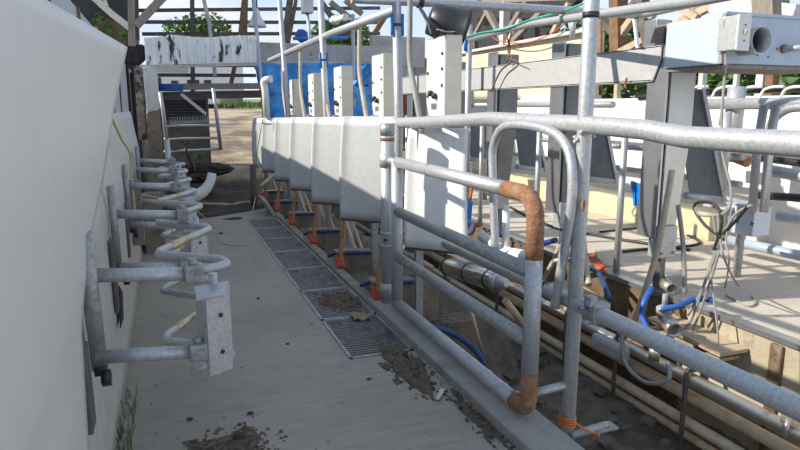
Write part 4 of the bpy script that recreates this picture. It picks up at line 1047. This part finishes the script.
# timber and pipe litter in the near pit
LG = 'litter in the pit behind the gate'
lit = [(408, 300, 425, 330, .025, 'pvc_tan'), (420, 292, 432, 332, .03, 'pvc_tan'), (430, 285, 445, 318, .02, 'galv_worn'), (468, 300, 482, 352, .018, 'pvc_tan'), (410, 255, 432, 268, .03, 'timber_tan'), (505, 300, 520, 320, .03, 'timber_tan'), (455, 300, 462, 340, .018, 'galv_worn')]
for i, (x0, y0, x1, y1, rr, m) in enumerate(lit):
    a = at(x0, y0, X=2.05 + .05 * i); c = at(x1, y1, X=2.3 + .03 * i); b = MB(); b.tube([a, c], rr, seg=8)
    tag(b.build('loose_stick', m), ['short tan pipe leaning behind the hinge stile', 'thicker tan pipe beside the hinge stile', 'grey pipe leaning between gate rails', 'thin tan rod leaning below the stainless cylinder', 'tan stick under the white splash panel', 'tan stick right under the stainless cylinder', 'grey rod under the middle of the stainless cylinder'][i], 'stick', LG)
b = MB(); q = at(450, 318, X=2.2)
for k in range(5): b.tube([q + V(-.16, -.1 + .05 * k, 0), q + V(.16, -.1 + .05 * k, .0)], .004, seg=6); b.tube([q + V(-.16 + .08 * k, -.1, 0), q + V(-.16 + .08 * k, .1, 0)], .004, seg=6)
tag(b.build('wire_mesh', 'galv_worn'), 'square of wire mesh lying in the pit behind the gate', 'mesh')
b = MB(); 
b.tube(spline([at(408, 324, X=1.55), at(430, 326, X=1.75), at(455, 335, X=1.95), at(475, 350, X=2.05), at(485, 365, X=2.1)]), .022, seg=10); tag(b.build('blue_hose', 'hose_blue'), 'dark blue hose reaching from the kerb into the pit under the gate', 'hose')
b = MB(); b.tube([at(413, 328, X=1.56), at(416, 336, X=1.56), at(420, 348, Z=.06)], .010, seg=8); tag(b.build('hose_hook', 'galv_worn'), 'small metal hook under the blue hose at the kerb', 'hook')
b = MB()
rn = random.Random(9)
for k in range(240):
    x, y = rn.uniform(1.68, 3.35), rn.uniform(2.0, 10); s = rn.uniform(.015, .07)
    b.ball((x, y, -.86 + s * .3), s, (1.2, 1, .6), 1, .3)
tag(b.build('pit_rubble', 'pit_soil'), 'broken rubble scattered over the pit floor', 'rubble', kind='stuff')
# raised debris bank in the near pit under the panels
bank = soil(1.48, 2.9, 4.46, 11.5, -.05, 34, 170, .10, 3.2, 6)
bank = [[(x, y, z - .55 * max(0, min(1, (4.9 - y) / .45)) * (x > 1.62) - .55 * max(0, (x - 2.1) / .8) ** 1.3) for (x, y, z) in row] for row in bank]
b = MB(); b.sheet(bank, .5, (0, 0, -1)); tag(b.build('rubble_bank', 'pit_soil'), 'bank of dark soil and rubble filling the pit behind the kerb', 'rubble', kind='stuff')

# ================================================================== BACKGROUND
# corrugated fascia strip
def pw(px, py, Y): return at(px, py, Y=Y)
b = MB(); rows = []
A0, A1 = at(144, 38, Y=11), at(256, 38, Y=11); B0 = at(144, 65, Y=11)
nseg = 260
for r_ in range(2):
    row = []
    for i in range(nseg + 1):
        t = i / nseg; x = A0.x + (A1.x - A0.x) * t
        ph = (t * 13) % 1
        d = .035 * (1 if ph < .18 else (1 - (ph - .18) / .06) if ph < .24 else 0 if ph < .94 else (ph - .94) / .06) + (.008 if .45 < ph < .55 or .65 < ph < .75 else 0)
        zt = A0.z + .02 * math.sin(t * 9) + (.04 if t > .2 else 0)
        row.append((x, 11 - d, (B0.z + .08 * t) if r_ == 0 else zt + .04 * t))
    rows.append(row)
b.sheet(rows, .004, (0, 1, 0), smooth=False)
tag(b.build('corrugated_fascia', 'corrugated'), 'strip of corrugated metal with black peeling patches at the far end', 'sheet')
b = MB(); b.bar(at(140, 66.5, Y=11.05), at(258, 64, Y=11.05), .06, .05); tag(b.build('fascia_batten', 'timber_silver'), 'pale batten under the corrugated strip', 'batten')
# grey concrete lintel right of it
b = MB(); q0 = at(258, 42, Y=12); q1 = at(378, 40, Y=12); z0 = at(258, 62, Y=12).z
b.box((q0.x, 12, z0), (q1.x + .8, 12.2, q0.z)); tag(b.build('concrete_lintel', 'concrete_grey'), 'grey concrete lintel above the blue tarp', 'lintel')
b = MB(); q0 = at(253, 63.5, Y=11.95); q1 = at(345, 63, Y=11.95); b.bar(q0, q1, .08, .06); tag(b.build('lintel_board', 'timber_silver'), 'white edge board under the grey lintel', 'board')
# blue tarp
rows = []
for i in range(25):
    row = []
    for j in range(31):
        px = 254 + (378 - 254) * j / 30; py = 63 + 62 * i / 24
        p = at(px, py, Y=11.8)
        if i > 2 and px < 275: p.x += .25 * (i / 24) * (275 - px) / 20
        p.y += .16 * noise.fractal(Vector((p.x * 2.2, p.z * 2.2, 1.3)), 1, 2, 4) + .04 * math.sin(p.x * 9)
        row.append(p)
    rows.append(row)
b = MB(); b.sheet(rows, .006); tag(b.build('blue_tarp', 'tarp'), 'crumpled bright blue tarp hung under the grey lintel', 'tarp')
b = MB(); rows = []
for i in range(11):
    row = []
    for j in range(7):
        p = at(358 - 6 * i / 10 + 16 * j / 6 + 4 * (10 - i) / 10, 64 + 22 * i / 10, Y=9.0); p.y += .05 * math.sin(j * 2 + i); row.append(p)
    rows.append(row)
b.sheet(rows, .006); tag(b.build('blue_tarp', 'tarp'), 'small blue tarp piece draped left of the second control box', 'tarp')
railp('blue_rod', [at(293, 38.5, Y=11.5), at(348, 37.5, Y=11.5)], .03, 'bright blue pipe across the top of the grey lintel', 'plastic_blue')
b = MB(); b.ball(at(302, 36, Y=12), .13, (1, .8, 1), 2, .15); tag(b.build('blue_bundle', 'navy'), 'dark blue bundle on top of the grey lintel', 'bundle')
# white bent pipe end at far left of tarp
railp('bent_vent_pipe', [at(267, 118, Y=10.4), at(265, 90, Y=10.4), at(263, 80, Y=10.4), at(271, 79, Y=10.3)], .055, 'white pipe with a bent open end left of the tarp', 'pvc_white', .1)

# barn frames
def beam(name, pts, w, h, m, Y, parent):
    b = MB()
    for (x0, y0), (x1, y1) in zip(pts, pts[1:]):
        b.bar(at(x0, y0, Y=Y), at(x1, y1, Y=Y), w, h, (0, 1, 0))
    return b.build(name, m, parent)
fr = thing('stripped_barn', 'bare timber frame of the stripped barn against the sky', 'barn frame', at(195, 110, Y=14))
for x0, y0, x1, y1 in ((138, 10.5, 380, 8), (138, 22, 380, 22.5), (142, 34, 380, 33.5), (150, 65, 256, 65.5), (152, 75, 256, 75.5)):
    beam('purlin', [(x0, y0), (x1, y1)], .07, .036, 'timber_dark', 14, fr)
for x0, y0, x1, y1, w, m in ((192, -20, 193, 110, .085, 'timber_dark'), (246, -15, 238, 60, .10, 'timber_brown'), (236, 60, 231, 84, .08, 'timber_brown'), (246, -5, 245, 40, .08, 'timber_dark'), (292, -15, 284, 45, .12, 'timber_dark'), (296, 0, 288, 45, .07, 'timber_brown')):
    beam('post', [(x0, y0), (x1, y1)], w, w, m, 13.9, fr)
beam('post', [(202, -8), (209, 22), (211, 38), (214, 62), (215, 76)], .07, .07, 'timber_silver', 13.8, fr)
for x0, y0, x1, y1, m, w in ((330, 2, 350, 18, 'timber', .10), (345, 0, 362, 14, 'timber', .10), (388, 12, 374, 34, 'timber_brown', .10), (320, 0, 335, 22, 'timber_dark', .1)):
    beam('brace', [(x0, y0), (x1, y1)], w, w, m, 13.7, fr)
fl_ = thing('barn_corner', 'grey timber corner post with diagonal braces at the left', 'barn frame', at(133, 60, Y=9.6))
beam('post', [(131, -20), (132, 46)], .09, .09, 'timber', 9.6, fl_); beam('post', [(135, -20), (137, 40)], .07, .07, 'timber_dark', 9.7, fl_)
beam('brace', [(136, 26), (152, 9), (168, -8)], .10, .10, 'timber', 9.55, fl_); beam('brace', [(92, -4), (112, 14), (130, 28)], .08, .08, 'timber_silver', 9.6, fl_)
b = MB(); b.bar(at(103, -4, Y=9.5), at(107, 6, Y=9.5), .04, .04, (0, 1, 0)); b.build('hook_bar', 'timber_silver', fl_)
# barn remains at the left, behind; black colour stands for interior shade
b = MB(); q = at(70, -30, Y=12); b.box((-6, 12, 0), (at(131, 0, Y=12).x, 15.5, 6.0)); struct('wall_far_barn', b, 'dark_sheet', 'barn at the upper left, painted black for its shaded interior', 'wall')  # block deepened so that its shadow covers the earth
b = MB(); b.prism([at(95, 48, Y=11.9), at(131, 48, Y=11.9), at(131, 24, Y=11.9), at(112, 20, Y=11.9), at(92, 22, Y=11.9)], (0, .06, 0)); tag(b.build('brown_boards', 'brown_wall'), 'brown boarding at the upper left behind the leafy shoots', 'boards')
# leafy shoots on the wall
def leaves(b, c, R, n, s, seed, sc=(1, 1, 1)):
    rn = random.Random(seed)
    for k in range(n):
        while 1:
            p = V(rn.uniform(-1, 1), rn.uniform(-1, 1), rn.uniform(-1, 1))
            if p.length < 1: break
        p = p.normalized() * (p.length ** .5)
        p = Vector(c) + V(p.x * R * sc[0], p.y * R * sc[1], p.z * R * sc[2])
        u = V(rn.uniform(-1, 1), rn.uniform(-1, 1), rn.uniform(-.6, .6)).normalized(); v = u.cross(V(rn.uniform(-1, 1), rn.uniform(-1, 1), rn.uniform(-1, 1))).normalized()
        q = s * rn.uniform(.6, 1.3)
        vs = [b.bm.verts.new(p + u * q), b.bm.verts.new(p + v * q * .5), b.bm.verts.new(p - u * q), b.bm.verts.new(p - v * q * .5)]
        b.bm.faces.new(vs)
for i, (px, py, R, l) in enumerate(((101, 27, .16, 'leafy green shoots growing over the top of the grey wall'), (127, 40, .13, 'small leafy sprig beside the charred lump'))):
    r = thing('leafy_shoot', l, 'plant', at(px, py + 12, Y=11.7)); b = MB(); leaves(b, at(px, py, Y=11.7), R * 1.5, 80, .05, 20 + i, (.6, .6, 1)); b.build('leaves', 'leaf', r)
    b = MB(); b.tube([at(px, py + 12, Y=11.7), at(px, py - 3, Y=11.7)], .008, seg=6); b.build('stem', 'bark', r)
# field gate, beam and machinery
r = thing('tube_gate', 'thin grey tube gate standing open beyond the end of the platform', 'gate', at(190, 155, Y=10.6))
b = MB(); b.tube([at(160, 92, Y=10.6), at(163, 110, Y=10.6), at(168, 152, Y=10.6)], .03, seg=8); b.build('upright', 'galv', r)
b = MB(); b.tube([at(213, 88, Y=10.6), at(216, 110, Y=10.6), at(221, 150, Y=10.6)], .028, seg=8); b.build('upright', 'galv', r)
for y0, y1 in ((126, 125), (139, 138), (152, 149)):
    b = MB(); b.tube([at(164, y0, Y=10.6), at(219, y1, Y=10.6)], .022, seg=8); b.build('bar', 'galv', r)
b = MB(); b.bar(at(152, 87, Y=11.3), at(262, 86, Y=11.3), .1, .10); tag(b.build('plank_rail', 'timber'), 'weathered horizontal plank below the corrugated strip', 'plank')
b = MB(); b.bar(at(156, 96, Y=11.5), at(262, 94, Y=11.5), .1, .13); tag(b.build('plank_rail', 'timber_dark'), 'darker horizontal plank below the weathered plank', 'plank')
b = MB(); b.bar(at(181, 94, Y=10.9), at(206, 114, Y=10.9), .05, .05, (0, 1, 0)); tag(b.build('prop_timber', 'timber_silver'), 'pale diagonal prop in front of the dark machine', 'prop')
b = MB()
for k in range(5): b.tube([at(157, 85 + 1.2 * k, Y=11.1), at(183, 85.2 + 1.2 * k, Y=11.1)], .022, seg=6)
tag(b.build('blue_tube_bundle', 'navy'), 'bundle of dark blue tubes on the weathered plank', 'tubes')
r = thing('farm_machine', 'dark slatted farm machine standing behind the tube gate', 'machine', at(185, 155, Y=12))
b = MB(); m0 = at(158, 150, Y=12); m1 = at(208, 97, Y=12); b.box((m0.x, 12, -.1), (m1.x, 12.5, m1.z), .03); b.build('body', 'timber_dark', r)
b = MB()
for k in range(7):
    q0 = at(158, 101 + k * 3, Y=11.98); q1 = at(206, 101 + k * 3, Y=11.98); b.bar(q0, q1, .03, .03)
b.build('slats', 'dark_sheet', r)
b = MB(); q0 = at(170, 123, Y=11.9); q1 = at(208, 121, Y=11.9); b.bar(q0, q1, .05, .05)
for k in range(16): p = q0.lerp(q1, k / 15); b.bar(p, p + V(0, 0, .1), .02, .02, (1, 0, 0))
b.build('tines', 'galv_worn', r)
# scrap heap with greens at the gate's foot
b = MB(); b.ball(at(205, 164, Y=11.3) - V(0, 0, .1), .3, (1.5, 1, .4), 3, .12); b.ball(at(197, 172, Y=10.8) - V(0, 0, .1), .2, (1.4, 1, .4), 3, .12); tag(b.build('earth_heap', 'yard_shaded'), 'low earth heap under the tube gate', 'heap', kind='stuff')
b = MB(); leaves(b, at(193, 149, Y=10.7), .18, 60, .04, 31); tag(b.build('green_weed', 'leaf'), 'small bright green weed under the tube gate', 'weed')
b = MB(); q = at(212, 168, Z=.02); b.box(q + V(-.4, -.1, 0), q + V(.5, .1, .06), .01, RZ(.1)); tag(b.build('white_slab', 'dirty_white'), 'pale slab lying on the dark earth past the floor', 'slab')
b = MB(); b.tube([at(185, 148, Y=10.5), at(193, 166, Y=10.4), at(195, 172, Y=10.3)], .025, seg=8); tag(b.build('black_bar', 'cable_black'), 'dark bar leaning in the scrap under the gate', 'bar')

# trailer with windows and wheel, silo
r = thing('white_trailer', 'long white trailer with dark windows parked far behind the fence', 'trailer', at(200, 106, Y=37))
t0 = at(150, 104, Y=37); t1 = at(243, 66, Y=37)
b = MB(); b.box((t0.x, 37, at(200, 97, Y=37).z), (t1.x, 40, t1.z), .06); b.build('body', 'trailer_white', r)
for i, (x0, x1, y0, y1) in enumerate(((155, 161, 78, 86), (171, 178, 81, 86), (187, 199, 80, 86), (204, 211, 80, 85))):
    b = MB(); b.box((at(x0, 80, Y=36.97).x, 36.94, at(200, y1, Y=36.97).z), (at(x1, 80, Y=36.97).x, 36.99, at(200, y0, Y=36.97).z)); b.build('window', 'glass_dark', r)
b = MB(); b.box((t0.x, 36.88, at(200, 72.5, Y=37).z), (at(188, 70, Y=37).x, 36.98, at(200, 66, Y=37).z))
b.build('louvre', 'concrete_grey', r)
b = MB(); q = at(209, 107, Y=36.9); b.cyl(q + V(0, -.1, .0), q + V(0, .2, 0), .50, 20); b.build('wheel', 'tyre', r)
b = MB(); q0 = at(205, 108, Y=36.8); q1 = at(216, 99, Y=36.8); b.box((q0.x, 36.6, q0.z + .2), (q1.x, 37, q1.z), .05); b.build('fender', 'trailer_white', r)
r = thing('silo', 'pale round silo far behind the corrugated strip', 'silo', at(230, 100, Y=42)); q0 = at(217, 100, Y=42); q1 = at(243, 60, Y=42); rr = (q1.x - q0.x) / 2
b = MB(); b.lathe(((q0.x + q1.x) / 2, 43, 1.2), [(rr, 0), (rr, 3.2), (rr * .9, 3.5), (.05, 3.9)], 32); b.build('barrel', 'silo', r)
# grass bank
rows = [[(x, 39 + 5 * i, 1.30 + (.75 + .15 * noise.noise(Vector((x * .2, i, 0)))) * min(1, i / 2)) for x in range(-40, 90, 2)] for i in range(8)]
b = MB(); b.sheet(rows, .4, (0, 0, -1)); tag(b.build('grass_bank', 'grass'), 'sunny grassy bank far beyond the yard', 'grass', kind='stuff')
b = MB()
rn = random.Random(12)
for k in range(900):
    x = rn.uniform(-2, 14); y = rn.uniform(38, 43); h = rn.uniform(.15, .4); a = rn.uniform(0, PI); w = V(math.cos(a), math.sin(a), 0) * .07
    p = V(x, y, 1.32 + (y - 38) * .06); tpt = p + V(rn.uniform(-.15, .15), rn.uniform(-.1, .1), h)
    vs = [b.bm.verts.new(p - w), b.bm.verts.new(p + w), b.bm.verts.new(tpt)]; b.bm.faces.new(vs)
tag(b.build('tall_grass', 'grass'), 'tall rough grass at the foot of the bank', 'grass', kind='stuff')

# trees
def tree(name, x, y, h, R, n, s, m, label, seed, zc=.62, lumps=9):
    r = thing(name, label, 'tree', (x, y, -.05), 'trees beyond the parlour'); rn = random.Random(seed)
    b = MB(); b.tube(spline([(x, y, -.1), (x + .1, y, h * .4), (x, y, h * .8)]), .22, seg=10, r2=.06); b.build('trunk', 'bark', r)
    b = MB()
    for k in range(lumps):
        a = rn.uniform(0, 2 * PI); d = rn.uniform(0, .75) * R
        leaves(b, (x + d * math.cos(a), y + d * math.sin(a), h * zc + rn.uniform(-.55, .5) * h * (1 - zc) * 1.2), R * rn.uniform(.4, .6), n // lumps, s, seed * 31 + k)
    b.build('crown', m, r)
q = at(196, 38, Y=45); tree('leafy_tree', q.x, 45, at(196, 19, Y=45).z, 2.6, 2600, .22, 'leaf', 'green tree crown showing above the corrugated strip', 1, .78)
q = at(345, 30, Y=40); tree('leafy_tree', q.x, 40, at(345, 14, Y=40).z, 1.8, 1800, .2, 'leaf', 'small tree behind the overhead pipe near the blue tied post', 2, .8)
for i, (px, dist, top, R, l) in enumerate(((608, 16, 22, 2.2, 'tree just right of the foreground post, behind the brown post'), (640, 20, 24, 2.6, 'tree behind the beam end left of the cabinet'), (705, 15, 60, 2.2, 'tree below the left end of the blue grey cabinet'), (745, 14, 64, 2.0, 'tree below the middle of the blue grey cabinet'), (790, 13, 64, 2.2, 'tree below the right end of the blue grey cabinet'), (575, 20, 15, 2.2, 'tree peeping over the cream block wall left of the foreground post'))):
    q = at(px, 90, X=dist); tp = at(px, top, X=dist).z
    tree('leafy_tree', q.x, q.y, tp, R, 1800, .2, 'leaf' if i % 2 else 'leaf_dark', l, 10 + i, .66)

# collapsed dark roof and timbers on the right behind the cream wall
r = thing('collapsed_roof', 'collapsed dark roofing with bare rafters behind the cream block wall', 'roof', at(520, 70, X=8))
b = MB(); b.prism([at(455, 10, X=9.5), at(520, -20, X=9.5), at(600, -30, X=9.5), at(570, 8, X=9.5), at(545, 35, X=9.5), at(472, 52, X=9.5)], (.25, 0, .05)); b.build('sheeting', 'dark_sheet', r)
def beamX(name, pts, w, m, X, parent):
    b = MB()
    for (x0, y0), (x1, y1) in zip(pts, pts[1:]): b.bar(at(x0, y0, X=X), at(x1, y1, X=X), w, w, (1, 0, 0))
    return b.build(name, m, parent)
for (x0, y0, x1, y1, m, w) in ((505, 2, 504, 60, 'timber_silver', .20), (480, -3, 502, 38, 'timber', .14), (530, -4, 505, 36, 'timber', .12), (545, 8, 512, 42, 'timber', .12), (569, 3, 552, 34, 'timber_tan', .10), (487, 12, 470, 44, 'timber', .10), (462, 6, 480, 2, 'timber', .1), (520, 20, 508, 42, 'timber_silver', .1), (450, 2, 640, -6, 'timber', .14), (475, 35, 476, 60, 'timber_dark', .12)):
    beamX('rafter', [(x0, y0), (x1, y1)], w, m, 8.6, r)
r = thing('roof_post', 'brown timber roof post with knee braces right of the foreground post', 'post', at(619, 60, X=8))
beamX('post', [(618, -25), (619, 62)], .24, 'timber_brown', 8, r); beamX('knee_brace', [(599, 18), (617, 36)], .12, 'timber_dark', 8, r); beamX('knee_brace', [(640, 8), (620, 36)], .12, 'timber_tan', 8, r); beamX('knee_brace', [(636, 0), (622, 18)], .09, 'timber_dark', 8, r)
r = thing('roof_truss', 'tan timber truss sloping behind the blue grey cabinet', 'truss', at(690, 30, X=7.5))
beamX('chord', [(620, 52), (668, 28), (740, -8)], .10, 'timber_tan', 7.5, r); beamX('web_member', [(676, 28), (692, 14), (712, -4)], .08, 'timber', 7.5, r); beamX('web_member', [(682, 8), (698, 18)], .10, 'timber_tan', 7.4, r)
beamX('upper_chord', [(716, 4), (800, 14)], .22, 'timber_silver', 7.5, r); beamX('web_member', [(752, 2), (753, 20)], .2, 'timber_silver', 7.4, r); beamX('web_member', [(770, -5), (771, 20)], .3, 'timber', 7.4, r)
r = thing('leaning_rafter', 'dark rafter leaning down behind the beam end', 'rafter', at(650, 45, X=7)); beamX('timber', [(641, -12), (644, 20), (651, 48)], .15, 'timber_dark', 7, r)
r = thing('white_conduit', 'thin white conduit dropping behind the beam right of the foreground post', 'conduit', at(637, 48, X=5)); beamX('tube', [(633, 10), (635, 25), (638, 50)], .03, 'pvc_white', 5, r)
b = MB(); b.tube(spline([at(443, 47, X=6.2), at(480, 34, X=6.2), at(500, 41, X=6.2), at(525, 43, X=6.2), at(552, 33, X=6.2), at(580, 10, X=6.2)]), .011, seg=6); tag(b.build('red_wire', 'orange'), 'red wire sagging in front of the cream block wall', 'wire')
b = MB(); q = at(601, 60, X=4.3); b.tube([at(601, 95, X=4.3), at(600, 18, X=4.3)], .022, seg=8); tag(b.build('rusty_rod', 'rust'), 'rusty upright rod tight against the right side of the foreground post', 'rod')
b = MB(); b.tube([at(572, 40, X=5.5), at(574, 12, X=5.5)], .04, seg=8); tag(b.build('slim_conduit', 'galv'), 'slim grey upright on the cream block wall left of the foreground post', 'conduit')
b = MB(); b.box((5.6, 14.5, .5), (7.8, 14.8, 2.45)); 
q0 = at(402, 75, Y=15); q1 = at(424, 58, Y=15)
b = MB(); b.box((q0.x - .2, 15, .4), (q1.x + .1, 15.3, q1.z), .01)
for k in range(4): b.box((q0.x - .2, 14.96, .5 + k * .5), (q1.x + .1, 15.0, .9 + k * .5), .005)
tag(b.build('red_boards', 'red_board'), 'dull red boarding far behind the largest control box', 'boards')
b = MB(); b.box((at(372, 45, Y=13).x, 13, 2.0), (at(425, 40, Y=13).x, 13.2, at(390, 36, Y=13).z)); tag(b.build('cement_board', 'concrete_grey'), 'light grey panel behind the second control box', 'panel')
# white lamp shade shape by the far post
r = thing('hanging_lamp', 'white cone shaped lamp hanging at the far left end of the row', 'lamp', at(257, 28, Y=12)); q = at(257, 10, Y=12); qq = at(257, 27, Y=12); hh = q.z - qq.z
b = MB(); b.lathe(qq, [(.17, 0), (.155, .05), (.08, hh * .6), (.045, hh), (.02, hh + .03)], 20); b.build('shade', 'dirty_white', r)
b = MB(); b.tube([q, q + V(0, 0, .6)], .012, seg=6); b.build('cord', 'cable_black', r)
b = MB(); q = at(307, 6, X=2.4); b.box(q + V(-.09, -.09, -.12), q + V(.09, .09, .2), .01); tag(b.build('grey_switch_box', 'stainless_dull'), 'grey metal box hanging above the left end of the overhead pipe', 'box')
railp('thin_conduit', [at(307, 12, X=2.4), at(309, 28, X=2.4), at(311, 55, X=2.4)], .03, 'thin conduit hanging from the grey metal box', 'galv')
b = MB(); b.ball(at(335, 20, X=2.6), .09, (1, 1, .8), 2, .12); b.tube([at(335, 20, X=2.6), at(346, 17, X=2.6)], .05, seg=10); tag(b.build('pipe_valve', 'dirty_white'), 'pale valve body above the overhead pipe', 'valve')

# ================================================================== LIGHT
w = bpy.data.worlds.new('sky'); SC.world = w; w.use_nodes = True
nt = w.node_tree; nt.nodes.clear(); L = nt.links.new
out = nt.nodes.new('ShaderNodeOutputWorld'); bg = nt.nodes.new('ShaderNodeBackground'); L(bg.outputs[0], out.inputs[0])
tc = nt.nodes.new('ShaderNodeTexCoord'); sp = nt.nodes.new('ShaderNodeSeparateXYZ'); L(tc.outputs['Generated'], sp.inputs[0])
rp = nt.nodes.new('ShaderNodeValToRGB'); L(sp.outputs['Z'], rp.inputs['Fac'])
e = rp.color_ramp.elements; e[0].position = 0; e[0].color = (.80, .87, .95, 1); e[1].position = .6; e[1].color = (.25, .39, .64, 1)
k = e.new(.16); k.color = (.58, .73, .93, 1)
mp = nt.nodes.new('ShaderNodeMapping'); mp.inputs['Scale'].default_value = (1, 1, 3); L(tc.outputs['Generated'], mp.inputs['Vector'])
n = nt.nodes.new('ShaderNodeTexNoise'); n.inputs['Scale'].default_value = 3.2; n.inputs['Detail'].default_value = 9; n.inputs['Roughness'].default_value = .6; L(mp.outputs[0], n.inputs['Vector'])
mr = nt.nodes.new('ShaderNodeMapRange'); mr.inputs['From Min'].default_value = .47; mr.inputs['From Max'].default_value = .66; L(n.outputs['Fac'], mr.inputs['Value'])
mx = nt.nodes.new('ShaderNodeMix'); mx.data_type = 'RGBA'; L(mr.outputs['Result'], mx.inputs['Factor']); L(rp.outputs['Color'], mx.inputs['A']); mx.inputs['B'].default_value = (.86, .87, .88, 1)
L(mx.outputs['Result'], bg.inputs['Color']); bg.inputs['Strength'].default_value = 1.06
sun = bpy.data.lights.new('sun', 'SUN'); sun.energy = 5.7; sun.angle = math.radians(.8); sun.color = (1.0, .93, .82)
so = bpy.data.objects.new('sun', sun); COL.objects.link(so)
d = Vector((.84, -.16, -.53)).normalized()
so.rotation_euler = d.to_track_quat('-Z', 'Y').to_euler(); so.location = (-8, 4, 8)

cam = bpy.data.cameras.new('camera'); cam.sensor_width = 36; cam.lens = F / 800 * 36; cam.clip_end = 500
co = bpy.data.objects.new('camera', cam); COL.objects.link(co); co.location = (0, 0, H)
co.rotation_euler = (PI / 2 - TH, 0, -YW)
SC.camera = co
SC.view_settings.view_transform = 'Standard'; SC.view_settings.look = 'None'; SC.view_settings.gamma = 1; SC.view_settings.exposure = 0.1
SC.view_settings.use_curve_mapping = False
